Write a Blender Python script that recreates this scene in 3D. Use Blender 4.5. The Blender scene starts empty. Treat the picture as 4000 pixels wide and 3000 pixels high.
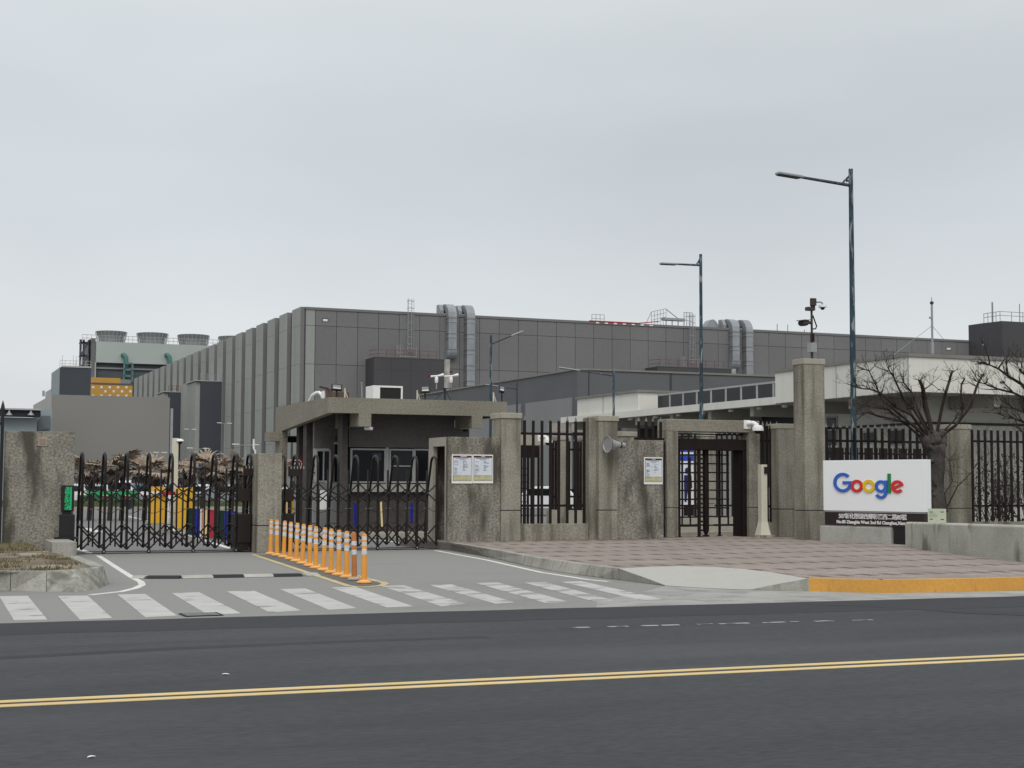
import bpy, bmesh, math, random
from mathutils import Vector, Matrix, noise as mnoise
random.seed(7)
R = math.radians
scene = bpy.context.scene
col = scene.collection

# ---------------------------------------------------------------- camera, world, sun
F = 5780.0
YAW = R(22.5)
PITCH = math.atan(390 / F)
ROLL = 0.004
CAMH = 1.6
fh = Vector((math.sin(YAW), math.cos(YAW), 0))
rt0 = Vector((math.cos(YAW), -math.sin(YAW), 0))
up0 = Vector((0, 0, 1))
fw = fh * math.cos(PITCH) + up0 * math.sin(PITCH)
upv = up0 * math.cos(PITCH) - fh * math.sin(PITCH)
cr = rt0 * math.cos(ROLL) + upv * math.sin(ROLL)
cu = upv * math.cos(ROLL) - rt0 * math.sin(ROLL)
cam_d = bpy.data.cameras.new('camera')
cam_d.sensor_width = 36
cam_d.lens = 36 * F / 4000
cam_d.clip_start = 0.1
cam_d.clip_end = 3000
cam = bpy.data.objects.new('camera', cam_d)
col.objects.link(cam)
m3 = Matrix((cr, cu, -fw)).transposed()
cam.matrix_world = Matrix.Translation((0, 0, CAMH)) @ m3.to_4x4()
scene.camera = cam

world = bpy.data.worlds.new("World")
scene.world = world
world.use_nodes = True
nt = world.node_tree
nt.nodes.clear()
wo = nt.nodes.new('ShaderNodeOutputWorld')
bg = nt.nodes.new('ShaderNodeBackground')
sky = nt.nodes.new('ShaderNodeTexSky')
sky.sky_type = 'NISHITA'
sky.sun_disc = False
SUN_EL, SUN_AZ = R(48), R(200)
sky.sun_elevation = SUN_EL
sky.sun_rotation = SUN_AZ
sky.dust_density = 4.0
skm = nt.nodes.new('ShaderNodeMix'); skm.data_type = 'RGBA'
hsv = nt.nodes.new('ShaderNodeHueSaturation'); hsv.inputs['Saturation'].default_value = 0.35
tc = nt.nodes.new('ShaderNodeTexCoord')
sx = nt.nodes.new('ShaderNodeSeparateXYZ')
nt.links.new(tc.outputs['Generated'], sx.inputs[0])
ramp = nt.nodes.new('ShaderNodeValToRGB')
cb = ramp.color_ramp
cb.elements[0].position = 0.0; cb.elements[0].color = (7.5, 7.75, 7.85, 1)
cb.elements[1].position = 1.0; cb.elements[1].color = (9.6, 9.9, 10.2, 1)
for p, c in ((0.08, (7.7, 8.02, 8.22)), (0.15, (6.75, 7.18, 7.52)), (0.22, (6.2, 6.69, 7.1)), (0.30, (6.75, 7.2, 7.52)), (0.36, (7.3, 7.66, 7.85)), (0.55, (7.9, 8.2, 8.4))):
    e = cb.elements.new(p); e.color = (*c, 1)
nt.links.new(sx.outputs['Z'], ramp.inputs[0])
mpg = nt.nodes.new('ShaderNodeMapping'); mpg.inputs['Scale'].default_value = (1.6, 1.6, 5.0)
mpg.inputs['Rotation'].default_value = (0.1, 0.16, 0)
nz = nt.nodes.new('ShaderNodeTexNoise'); nz.inputs['Scale'].default_value = 1.5; nz.inputs['Detail'].default_value = 3.5; nz.inputs['Roughness'].default_value = .45
nt.links.new(tc.outputs['Generated'], mpg.inputs[0]); nt.links.new(mpg.outputs[0], nz.inputs['Vector'])
mr = nt.nodes.new('ShaderNodeMapRange'); mr.inputs['From Min'].default_value = 0.3; mr.inputs['From Max'].default_value = 0.7
mr.inputs['To Min'].default_value = 0.92; mr.inputs['To Max'].default_value = 1.09
nt.links.new(nz.outputs['Fac'], mr.inputs['Value'])
vm = nt.nodes.new('ShaderNodeVectorMath'); vm.operation = 'SCALE'
nt.links.new(ramp.outputs[0], vm.inputs[0]); nt.links.new(mr.outputs[0], vm.inputs['Scale'])
nt.links.new(sky.outputs[0], hsv.inputs['Color'])
skm.inputs['Factor'].default_value = 0.94
nt.links.new(hsv.outputs[0], skm.inputs['A']); nt.links.new(vm.outputs[0], skm.inputs['B'])
nt.links.new(skm.outputs['Result'], bg.inputs['Color'])
bg.inputs['Strength'].default_value = 0.1
nt.links.new(bg.outputs[0], wo.inputs[0])

sl = bpy.data.lights.new('sun', 'SUN')
sl.energy = 1.3
sl.angle = R(35)
sl.color = (1, 0.97, 0.93)
sun = bpy.data.objects.new('sun', sl)
col.objects.link(sun)
sdir = Vector((math.sin(SUN_AZ) * math.cos(SUN_EL), math.cos(SUN_AZ) * math.cos(SUN_EL), math.sin(SUN_EL)))
sun.rotation_euler = sdir.to_track_quat('Z', 'Y').to_euler()
scene.view_settings.view_transform = 'Standard'
scene.view_settings.look = 'None'
scene.view_settings.exposure = 0.0
scene.view_settings.gamma = 1
scene.view_settings.use_curve_mapping = False
scene.render.engine = 'CYCLES'
scene.cycles.max_bounces = 6
scene.cycles.use_denoising = True

# ---------------------------------------------------------------- surveying: sight lines to world points
C0 = Vector((0, 0, CAMH))
def ray(px, py):
    return (fw + cr * ((px - 2000) / F) - cu * ((py - 1500) / F))
def G(px, py, z=0.0):
    d = ray(px, py); t = (z - CAMH) / d.z
    return C0 + d * t
def V(px, py, Y):
    d = ray(px, py); return C0 + d * (Y / d.y)
def VX(px, py, X):
    d = ray(px, py); return C0 + d * (X / d.x)
def D(px, py, dist):
    return C0 + ray(px, py) * dist

# ---------------------------------------------------------------- materials
MATS = {}
def M(name, base, orand=0, var=0.08, scale=1.0, fine=0.06, fscale=25, rough=0.8, metal=0.0, bump=0.0, bscale=60, streak=0.0, scol=(.05, .045, .035), sscale=(2.5, 2.5, .35), sth=(0.5, 0.7), spec=0.4, stretch=(1, 1, 1), emit=0, patch=0, pcol=None, pscale=.6, pth=(.5, .65)):
    m = bpy.data.materials.new(name); m.use_nodes = True
    n = m.node_tree.nodes; l = m.node_tree.links
    b = n['Principled BSDF']
    b.inputs['Roughness'].default_value = rough; b.inputs['Metallic'].default_value = metal
    b.inputs['Specular IOR Level'].default_value = spec
    g = n.new('ShaderNodeNewGeometry')
    mp = n.new('ShaderNodeMapping'); mp.inputs['Scale'].default_value = stretch
    l.new(g.outputs['Position'], mp.inputs[0])
    def noise(sc, det=4, vec=None):
        t = n.new('ShaderNodeTexNoise'); t.inputs['Scale'].default_value = sc; t.inputs['Detail'].default_value = det
        l.new(vec or mp.outputs[0], t.inputs['Vector']); return t.outputs['Fac']
    def rng(v, a, b_, c, d_, clamp=True):
        r = n.new('ShaderNodeMapRange'); r.inputs['From Min'].default_value = a; r.inputs['From Max'].default_value = b_
        r.inputs['To Min'].default_value = c; r.inputs['To Max'].default_value = d_; l.new(v, r.inputs['Value']); return r.outputs[0]
    a1 = rng(noise(scale), .3, .7, 1 - var, 1 + var)
    a2 = rng(noise(fscale, 3), .3, .7, 1 - fine, 1 + fine)
    mu = n.new('ShaderNodeMath'); mu.operation = 'MULTIPLY'; l.new(a1, mu.inputs[0]); l.new(a2, mu.inputs[1])
    if orand:
        oi = n.new('ShaderNodeObjectInfo'); m_o = n.new('ShaderNodeMath'); m_o.operation = 'MULTIPLY'
        l.new(mu.outputs[0], m_o.inputs[0]); l.new(rng(oi.outputs['Random'], 0, 1, 1 - orand, 1 + orand), m_o.inputs[1]); mu = m_o
    vs = n.new('ShaderNodeVectorMath'); vs.operation = 'SCALE'; vs.inputs[0].default_value = base; l.new(mu.outputs[0], vs.inputs['Scale'])
    out = vs.outputs[0]
    def mix(fac, c):
        nonlocal out
        x = n.new('ShaderNodeMix'); x.data_type = 'RGBA'; l.new(fac, x.inputs['Factor']); l.new(out, x.inputs['A']); x.inputs['B'].default_value = (*c, 1)
        out = x.outputs['Result']
    if streak:
        m2 = n.new('ShaderNodeMapping'); m2.inputs['Scale'].default_value = sscale; l.new(g.outputs['Position'], m2.inputs[0])
        mix(rng(noise(1.6, 6, m2.outputs[0]), sth[0], sth[1], 0, streak), scol)
    if patch:
        mix(rng(noise(pscale, 6), pth[0], pth[1], 0, patch), pcol)
    l.new(out, b.inputs['Base Color'])
    if emit:
        l.new(out, b.inputs['Emission Color']); b.inputs['Emission Strength'].default_value = emit
    if bump:
        bp = n.new('ShaderNodeBump'); bp.inputs['Strength'].default_value = bump; bp.inputs['Distance'].default_value = 0.02
        l.new(noise(bscale, 4), bp.inputs['Height']); l.new(bp.outputs[0], b.inputs['Normal'])
    MATS[name] = m
    return m

asphalt = M('asphalt', (.047, .0505, .055), var=.2, scale=.5, fine=.28, fscale=38, rough=.88, bump=.8, bscale=45, stretch=(.22, 1, 1), streak=.5, scol=(.027, .028, .031), sscale=(.10, .9, 1), sth=(.54, .7), patch=.45, pcol=(.088, .092, .099), pscale=.45, pth=(.5, .66))
asphalt_new = M('asphalt_new', (.028, .029, .034), var=.12, scale=.8, fine=.15, fscale=50, rough=.85, bump=.3, bscale=80, stretch=(.3, 1, 1))
drive = M('drive', (.262, .256, .240), var=.15, scale=.35, fine=.10, fscale=30, rough=.9, bump=.25, bscale=60, patch=.5, pcol=(.155, .157, .155), pscale=.35, pth=(.42, .7), stretch=(.5, 1, 1))
gutter = M('gutter', (.33, .325, .305), var=.15, scale=1.2, fine=.14, fscale=30, rough=.9, bump=.3, patch=.5, pcol=(.17, .17, .16), pscale=2.2)
inner_lot = M('inner_lot', (.19, .185, .185), var=.15, scale=.2, fine=.08, rough=.9, patch=.4, pcol=(.13, .13, .13), pscale=.2)
def worn_paint(name, c, under, amt=.9, th=(.56, .62), psc=3.0, st=(.35, 1.6, 1)):
    return M(name, c, var=.10, scale=1.5, fine=.06, fscale=40, rough=.8, patch=amt, pcol=under, pscale=psc, pth=th, stretch=st)
white_paint = worn_paint('white_paint', (.47, .465, .44), (.25, .245, .23), th=(.60, .63), psc=1.7, st=(.9, 1.5, 1))
white_paint2 = worn_paint('white_paint_worn', (.46, .455, .43), (.26, .255, .24), th=(.53, .56), psc=2.0, st=(.9, 1.5, 1))
edge_paint = worn_paint('edge_paint', (.66, .66, .62), (.24, .24, .23), th=(.6, .68))
yellow_line = worn_paint('yellow_line', (.66, .50, .24), (.07, .07, .07), th=(.72, .85), psc=2)
island_line = worn_paint('island_line', (.52, .43, .25), (.2, .19, .17), th=(.55, .7))
faded_white = worn_paint('faded_white', (.38, .39, .40), (.08, .08, .085), th=(.48, .56), psc=2.5, st=(1.2, 1, 1))
pier_c = M('pier_concrete', (.28, .26, .214), var=.15, scale=1.6, fine=.27, fscale=24, rough=.92, bump=.6, bscale=45, streak=.75, scol=(.095, .083, .058), sscale=(2.4, 2.4, .22), sth=(.46, .66))
wall_c = M('wall_concrete', (.235, .22, .185), var=.2, scale=1.5, fine=.46, fscale=20, rough=.93, bump=.9, bscale=30, streak=.9, scol=(.062, .056, .044), sscale=(1.6, 1.6, .45), sth=(.46, .62))
cap_c = M('cap_concrete', (.37, .345, .285), var=.1, scale=2, fine=.12, rough=.9, bump=.4, streak=.3, scol=(.2, .18, .13))
roof_c = M('roof_concrete', (.235, .218, .175), var=.12, scale=.8, fine=.26, fscale=22, rough=.92, bump=.5, bscale=40)
lightc = M('light_concrete', (.40, .395, .36), var=.12, scale=1, fine=.10, rough=.9, bump=.4, streak=.5, scol=(.17, .165, .13), sscale=(1.5, 1.5, .7), sth=(.5, .68))
barrier_c = M('barrier_concrete', (.40, .40, .35), var=.15, scale=1.2, fine=.10, rough=.92, bump=.6, bscale=25, streak=.8, scol=(.13, .125, .09), sscale=(1.3, 1.3, .5), sth=(.53, .66))
kerb_c = M('kerb_concrete', (.35, .34, .30), var=.15, scale=1.5, fine=.14, rough=.92, bump=.5, streak=.55, scol=(.13, .125, .10), sscale=(3.5, 3.5, .6), sth=(.5, .72))
mortar_c = M('mortar_concrete', (.29, .285, .25), var=.3, scale=3, fine=.2, fscale=12, rough=.95, bump=1.0, bscale=8, patch=.7, pcol=(.12, .115, .095), pscale=4)
ramp_c = M('ramp_concrete', (.43, .42, .385), var=.08, scale=.8, fine=.06, rough=.9, bump=.25, patch=.25, pcol=(.3, .295, .27), pscale=.8)
orange_paint = M('orange_kerb_paint', (.56, .285, .055), var=.1, scale=1, fine=.08, rough=.7, bump=.3, streak=.55, scol=(.22, .13, .05), sscale=(3, 3, 1.2), sth=(.6, .72))
soil = M('soil', (.15, .12, .08), var=.35, scale=1.2, fine=.35, fscale=14, rough=1, bump=1, bscale=15, patch=.75, pcol=(.36, .33, .26), pscale=1.1, pth=(.52, .62))
earth = M('earth', (.16, .15, .12), var=.2, scale=.05, rough=1)
grass_m = M('grass_blades', (.15, .125, .06), var=.4, scale=1.2, fine=.3, rough=.9)
grass_g = M('green_verge', (.075, .10, .045), var=.3, scale=.7, fine=.4, fscale=5, rough=1, bump=.8)
paver_a = M('paver_grey', (.288, .244, .216), orand=.08, var=.14, scale=.8, fine=.14, fscale=18, rough=.9, bump=.3)
paver_b = M('paver_red', (.160, .108, .094), orand=.08, var=.15, scale=.9, fine=.14, fscale=18, rough=.9, bump=.3)
joint_m = M('paver_joint', (.16, .14, .125), rough=1)
dkmetal = M('brown_metal', (.015, .0095, .0085), var=.2, scale=3, rough=.6, spec=.22, fine=.15)
gatem = M('gate_metal', (.011, .008, .007), var=.2, scale=3, rough=.45, spec=.35)
blackm = M('black_metal', (.010, .010, .011), rough=.5)
tipm = M('spear_tip', (.17, .165, .15), var=.4, scale=12, rough=.6)
galv = M('galvanised', (.31, .325, .345), var=.12, scale=.8, fine=.05, rough=.45, metal=.35, streak=.35, scol=(.2, .21, .22), sscale=(.6, .6, .05))
greym = M('grey_metal', (.33, .34, .35), rough=.5, metal=.3)
white_m = M('white_enamel', (.78, .78, .76), var=.03, rough=.45)
cream_m = M('cream_enamel', (.62, .59, .48), var=.05, rough=.5)
poleteal = M('weathered_teal_pole', (.045, .075, .095), var=.3, scale=2, rough=.85, metal=0, spec=.15, streak=.85, scol=(.30, .33, .34), sscale=(7, 7, 1.1), sth=(.55, .6), patch=.5, pcol=(.04, .045, .055), pscale=1.2, pth=(.5, .6))
polegrey = M('dark_pole', (.045, .050, .065), var=.2, rough=.5, streak=.5, scol=(.25, .26, .27), sscale=(9, 9, .5), sth=(.58, .66))
facade = M('facade_panel', (.172, .170, .171), orand=.05, var=.07, scale=.08, fine=.04, fscale=2.5, rough=.85, streak=.25, scol=(.17, .165, .16), sscale=(.25, .25, .02), sth=(.5, .8))
joint_d = M('facade_joint', (.055, .055, .055), rough=.9)
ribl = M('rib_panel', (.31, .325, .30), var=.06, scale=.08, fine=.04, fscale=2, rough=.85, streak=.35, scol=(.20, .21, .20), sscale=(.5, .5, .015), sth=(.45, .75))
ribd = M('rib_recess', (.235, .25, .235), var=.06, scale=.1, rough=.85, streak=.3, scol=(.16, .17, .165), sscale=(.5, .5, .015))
darkbox = M('charcoal_cladding', (.062, .060, .064), var=.06, scale=.2, fine=.05, fscale=4, rough=.7)
bluebox = M('blue_black_cladding', (.052, .060, .072), var=.06, scale=.2, rough=.7)
greywall = M('grey_render', (.225, .218, .20), var=.04, scale=.1, fine=.03, rough=.9)
palewall = M('pale_render', (.40, .40, .385), var=.04, scale=.1, rough=.9)
bluewall = M('blue_grey_cladding', (.27, .31, .32), var=.04, rough=.8)
midgrey = M('slate_cladding', (.115, .120, .125), var=.06, scale=.3, fine=.04, rough=.8)
midgrey2 = M('mid_grey_panel', (.23, .235, .235), var=.04, scale=.3, rough=.8)
whitewall = M('offwhite_cladding', (.68, .67, .61), var=.03, scale=.4, fine=.02, rough=.6, streak=.2, scol=(.40, .39, .35), sscale=(1.5, 1.5, .1))
trimgrey = M('parapet_trim', (.21, .20, .18), rough=.7)
beigewall = M('beige_wall', (.56, .55, .50), var=.05, scale=.4, rough=.85)
soffit = M('soffit', (.32, .31, .27), rough=.9)
glass = M('dark_glass', (.008, .010, .013), rough=.15, spec=.25, var=.1)
glass2 = M('tinted_glass', (.030, .033, .036), rough=.2, spec=.3)
alu = M('aluminium_frame', (.36, .37, .36), rough=.45, metal=.2)
tilewall = M('guardhouse_tile', (.118, .108, .102), var=.08, scale=3, fine=.15, fscale=14, rough=.7)
tiledark = M('guardhouse_dark_tile', (.056, .048, .045), var=.15, scale=3, fine=.2, fscale=14, rough=.7)
sillc = M('sill_concrete', (.34, .33, .29), var=.08, rough=.9)
bollo = M('bollard_orange', (.78, .33, .045), var=.06, scale=5, rough=.55, fine=.05)
bollb = M('bollard_faded', (.45, .17, .05), var=.12, scale=6, rough=.7)
refl = M('reflective_white', (.62, .63, .66), var=.12, scale=20, rough=.4, patch=.5, pcol=(.45, .45, .45), pscale=30)
bollbase = M('bollard_base', (.80, .42, .14), rough=.7, var=.1)
basegrey = M('faded_base', (.42, .34, .27), rough=.8)
signw = M('sign_white', (.86, .87, .88), var=.008, fine=0, rough=.35)
signbrown = M('sign_brown', (.026, .016, .016), rough=.4)
signgrey = M('sign_trim', (.35, .33, .33), rough=.4)
lw = M('lettering_white', (.75, .74, .74), rough=.5)
gb = M('letter_blue', (.035, .13, .52), var=.02, rough=.35)
gr = M('letter_red', (.62, .035, .03), var=.02, rough=.35)
gy = M('letter_yellow', (.78, .50, .02), var=.02, rough=.35)
gg = M('letter_green', (.01, .22, .08), var=.02, rough=.35)
paperw = M('notice_paper', (.62, .66, .72), var=.03, rough=.7)
papery = M('notice_tan', (.50, .47, .28), var=.05, rough=.7)
maroon = M('notice_maroon', (.09, .012, .016), rough=.6)
ink = M('notice_ink', (.16, .18, .21), rough=.8)
ink2 = M('notice_ink_dark', (.05, .06, .07), rough=.8)
yplas = M('yellow_cabinet', (.72, .40, .03), var=.05, scale=2, rough=.5)
bargreen = M('barrier_green', (.02, .34, .11), rough=.4)
truckgreen = M('truck_green', (.025, .12, .055), rough=.4, var=.1)
redm = M('red_paint', (.34, .012, .015), rough=.45)
redrail = M('red_rail', (.20, .085, .085), rough=.6)
panel_gn = M('panel_dark_green', (.008, .035, .024), rough=.8, spec=.1)
panel_bl = M('panel_blue', (.010, .020, .32), rough=.8, spec=.1)
panel_cr = M('panel_cream', (.80, .62, .30), rough=.6)
panel_rd = M('panel_red', (.48, .03, .06), rough=.8, spec=.1)
ctgreen = M('tower_pale_green', (.40, .44, .41), var=.05, scale=.1, rough=.7)
louvre = M('tower_louvre', (.075, .085, .09), var=.2, scale=.3, rough=.7)
fanm = M('fan_stack_grey', (.22, .23, .23), var=.08, scale=.3, rough=.7)
teal = M('teal_pipe', (.05, .16, .14), rough=.5)
orangew = M('orange_screen', (.52, .28, .055), var=.05, scale=.5, rough=.6)
lightw = M('pale_opening', (.75, .72, .66), rough=.6)
bark = M('tree_bark', (.072, .062, .057), var=.25, scale=3, fine=.3, fscale=25, rough=.95, bump=.8, bscale=30)
twig = M('twig_bark', (.036, .026, .021), var=.2, scale=3, rough=.95)
frond_m = M('dry_frond', (.33, .26, .20), var=.35, scale=3, fine=.2, fscale=15, rough=.9)
frond_d = M('dark_frond', (.055, .042, .036), var=.3, scale=3, rough=.9)
leafm = M('shrub_leaf', (.040, .050, .026), var=.3, scale=3, rough=.8)
rubber = M('rubber', (.02, .02, .022), rough=.8)
bann_b = M('banner_blue', (.02, .07, .45), rough=.6)
bann_w = M('banner_white', (.74, .75, .78), rough=.7)
navy = M('navy_cloth', (.015, .02, .10), rough=.9)
skin_m = M('figure_print', (.30, .30, .40), rough=.8)
ledg = M('led_green', (.02, .62, .22), rough=.5, emit=.5)
lampg = M('lamp_glass', (.62, .63, .62), rough=.2)
carw = M('car_white', (.72, .73, .74), rough=.25, spec=.6, var=.01)
cars = M('car_silver', (.33, .35, .37), rough=.25, metal=.4, var=.01)
card = M('car_dark', (.03, .035, .05), rough=.25, var=.01)
carblue = M('car_blue', (.05, .15, .33), rough=.3, var=.01)
tail = M('tail_light', (.42, .01, .015), rough=.25)
hornm = M('horn_grey', (.34, .34, .34), rough=.45, metal=.2, var=.08)
hornin = M('horn_inner', (.20, .20, .21), rough=.6)
terr = M('terracotta_plate', (.30, .20, .15), rough=.8)

# ---------------------------------------------------------------- geometry helpers
XF = {}
class MB:
    def __init__(s): s.v = []; s.f = []
    def add(s, vs, fs):
        o = len(s.v); s.v += [tuple(v) for v in vs]; s.f += [tuple(i + o for i in f) for f in fs]; return s
    def box(s, x0, x1, y0, y1, z0, z1):
        vs = [(x, y, z) for z in (z0, z1) for y in (y0, y1) for x in (x0, x1)]
        return s.add(vs, [(0, 2, 3, 1), (4, 5, 7, 6), (0, 1, 5, 4), (2, 6, 7, 3), (0, 4, 6, 2), (1, 3, 7, 5)])
    def obox(s, c, size, rz=0.0, mtx=None):
        m = mtx or (Matrix.Translation(c) @ Matrix.Rotation(rz, 4, 'Z'))
        hx, hy, hz = [k / 2 for k in size]
        vs = [m @ Vector((x, y, z)) for z in (-hz, hz) for y in (-hy, hy) for x in (-hx, hx)]
        return s.add(vs, [(0, 2, 3, 1), (4, 5, 7, 6), (0, 1, 5, 4), (2, 6, 7, 3), (0, 4, 6, 2), (1, 3, 7, 5)])
    def beam(s, a, b, w, h, up=(0, 0, 1)):
        a = Vector(a); b = Vector(b); d = (b - a); L = d.length; d.normalize()
        u = Vector(up)
        if abs(d.dot(u)) > .98: u = Vector((0, 1, 0))
        sd = d.cross(u).normalized(); u = sd.cross(d)
        vs = [p + sd * (w / 2 * i) + u * (h / 2 * j) for p in (a, b) for i, j in ((-1, -1), (1, -1), (1, 1), (-1, 1))]
        return s.add(vs, [(0, 1, 2, 3), (7, 6, 5, 4), (0, 4, 5, 1), (1, 5, 6, 2), (2, 6, 7, 3), (3, 7, 4, 0)])
    def tube(s, pts, r, n=8):
        pts = [Vector(p) for p in pts]
        rs = r if isinstance(r, (list, tuple)) else [r] * len(pts)
        o = len(s.v); prev = None
        for i, p in enumerate(pts):
            if i == 0: d = pts[1] - p
            elif i == len(pts) - 1: d = p - pts[i - 1]
            else: d = (pts[i + 1] - pts[i - 1])
            if d.length < 1e-9: d = Vector((0, 0, 1))
            d.normalize()
            if prev is None:
                u = Vector((0, 0, 1)) if abs(d.z) < .9 else Vector((1, 0, 0))
            else: u = prev
            a = (u - d * u.dot(d)).normalized(); b = d.cross(a); prev = a
            for k in range(n):
                t = 2 * math.pi * k / n
                s.v.append(tuple(p + a * (math.cos(t) * rs[i]) + b * (math.sin(t) * rs[i])))
        for i in range(len(pts) - 1):
            for k in range(n):
                k2 = (k + 1) % n
                s.f.append((o + i * n + k, o + i * n + k2, o + (i + 1) * n + k2, o + (i + 1) * n + k))
        s.f.append(tuple(o + k for k in range(n))[::-1]); s.f.append(tuple(o + (len(pts) - 1) * n + k for k in range(n)))
        return s
    def prism(s, poly, axis, a0, a1):
        n = len(poly)
        if axis == 'x': mk = lambda p, t: (t, p[0], p[1])
        elif axis == 'y': mk = lambda p, t: (p[0], t, p[1])
        else: mk = lambda p, t: (p[0], p[1], t)
        vs = [mk(p, a0) for p in poly] + [mk(p, a1) for p in poly]
        fs = [tuple(range(n))[::-1], tuple(range(n, 2 * n))] + [(i, (i + 1) % n, n + (i + 1) % n, n + i) for i in range(n)]
        return s.add(vs, fs)
    def lathe(s, prof, c=(0, 0, 0), n=16, mtx=None):
        o = len(s.v); c = Vector(c)
        for r, z in prof:
            for k in range(n):
                t = 2 * math.pi * k / n
                p = Vector((r * math.cos(t), r * math.sin(t), z))
                p = (mtx @ p) if mtx else p
                s.v.append(tuple(p + c))
        for i in range(len(prof) - 1):
            for k in range(n):
                k2 = (k + 1) % n
                s.f.append((o + i * n + k, o + i * n + k2, o + (i + 1) * n + k2, o + (i + 1) * n + k))
        s.f.append(tuple(o + k for k in range(n))[::-1]); s.f.append(tuple(o + (len(prof) - 1) * n + k for k in range(n)))
        return s
    def build(s, name, mat, parent=None, local=False, smooth=False, bevel=0, kind=None, label=None):
        me = bpy.data.meshes.new(name)
        vs = s.v
        if parent is not None and not local:
            inv = XF[parent].inverted()
            vs = [tuple(inv @ Vector(v)) for v in vs]
        me.from_pydata(vs, [], s.f)
        bm = bmesh.new(); bm.from_mesh(me); bmesh.ops.recalc_face_normals(bm, faces=bm.faces); bm.to_mesh(me); bm.free()
        me.materials.append(mat)
        if smooth:
            for p in me.polygons: p.use_smooth = True
            me.set_sharp_from_angle(angle=R(40))
        o = bpy.data.objects.new(name, me); col.objects.link(o)
        if parent is not None:
            o.parent = parent; XF[o] = XF[parent]
        else: XF[o] = Matrix.Identity(4)
        if bevel:
            b = o.modifiers.new('bevel', 'BEVEL'); b.width = bevel; b.segments = 2; b.limit_method = 'ANGLE'
        if kind: o['kind'] = kind
        if label: o['label'] = label
        return o
def tag(o, label, cat, group=None):
    o['label'] = label; o['category'] = cat
    if group: o['group'] = group
    return o
def thing(name, label, cat, loc=(0, 0, 0), rz=0.0, group=None):
    o = bpy.data.objects.new(name, None); col.objects.link(o)
    o.empty_display_size = .2
    o.location = loc; o.rotation_euler = (0, 0, rz)
    XF[o] = Matrix.Translation(loc) @ Matrix.Rotation(rz, 4, 'Z')
    return tag(o, label, cat, group)
def setting(name, loc=(0, 0, 0)):
    o = bpy.data.objects.new(name, None); col.objects.link(o); o.location = loc; o['kind'] = 'structure'
    XF[o] = Matrix.Translation(loc); return o
def clone(o, parent=None, loc=None, rz=None):
    c = o.copy(); col.objects.link(c); XF[c] = XF.get(o, Matrix.Identity(4))
    if parent is not None: c.parent = parent
    if loc is not None: c.location = loc; XF[c] = Matrix.Translation(loc) @ Matrix.Rotation(rz or 0, 4, 'Z')
    if rz is not None: c.rotation_euler = (0, 0, rz)
    for ch in list(o.children): clone(ch, c)
    return c
def inst(o, parent, offset):
    c = o.copy(); col.objects.link(c); c.parent = parent; c.location = Vector(o.location) + Vector(offset); XF[c] = XF[parent]; return c
def sheet(name, pts, mat, parent=None, kind=None, skirt=.0):
    mb = MB(); n = len(pts)
    if skirt:
        low = [(p[0], p[1], p[2] - skirt) for p in pts]
        mb.add(list(pts) + low, [tuple(range(n))] + [(i, (i + 1) % n, n + (i + 1) % n, n + i) for i in range(n)])
    else: mb.add(pts, [tuple(range(n))])
    return mb.build(name, mat, parent, kind=kind)
def ribbon(pts, w):
    mb = MB(); pts = [Vector(p) for p in pts]; vs = []
    for i, p in enumerate(pts):
        d = (pts[min(i + 1, len(pts) - 1)] - pts[max(i - 1, 0)]); d.z = 0; d.normalize(); s_ = Vector((-d.y, d.x, 0)) * (w / 2)
        vs += [p + s_, p - s_]
    return slab_strip(mb, vs)
def slab_strip(mb, vs, h=.0044):
    m = len(vs); n = m // 2
    low = [Vector((v[0], v[1], v[2] - h)) for v in vs]
    mb.add(list(vs) + low, [(2 * i, 2 * i + 1, 2 * i + 3, 2 * i + 2) for i in range(n - 1)] + [(2 * i, 2 * i + 2, m + 2 * i + 2, m + 2 * i) for i in range(n - 1)] +
           [(2 * i + 1, 2 * i + 3, m + 2 * i + 3, m + 2 * i + 1) for i in range(n - 1)] + [(0, 1, m + 1, m), (m - 2, m - 1, 2 * m - 1, 2 * m - 2)])
    return mb
def text_mb(body, size, depth, mtx, align='CENTER', spacing=1.0, bold=0.0):
    cu_ = bpy.data.curves.new('t', 'FONT'); cu_.body = body; cu_.size = size; cu_.extrude = depth / 2; cu_.align_x = align; cu_.align_y = 'CENTER'
    cu_.space_character = spacing; cu_.offset = bold; cu_.resolution_u = 3
    o = bpy.data.objects.new('t', cu_); col.objects.link(o)
    dg = bpy.context.evaluated_depsgraph_get(); me = bpy.data.meshes.new_from_object(o.evaluated_get(dg))
    mb = MB(); mb.add([mtx @ v.co for v in me.vertices], [tuple(p.vertices) for p in me.polygons])
    bpy.data.objects.remove(o); bpy.data.curves.remove(cu_); bpy.data.meshes.remove(me)
    return mb

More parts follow.
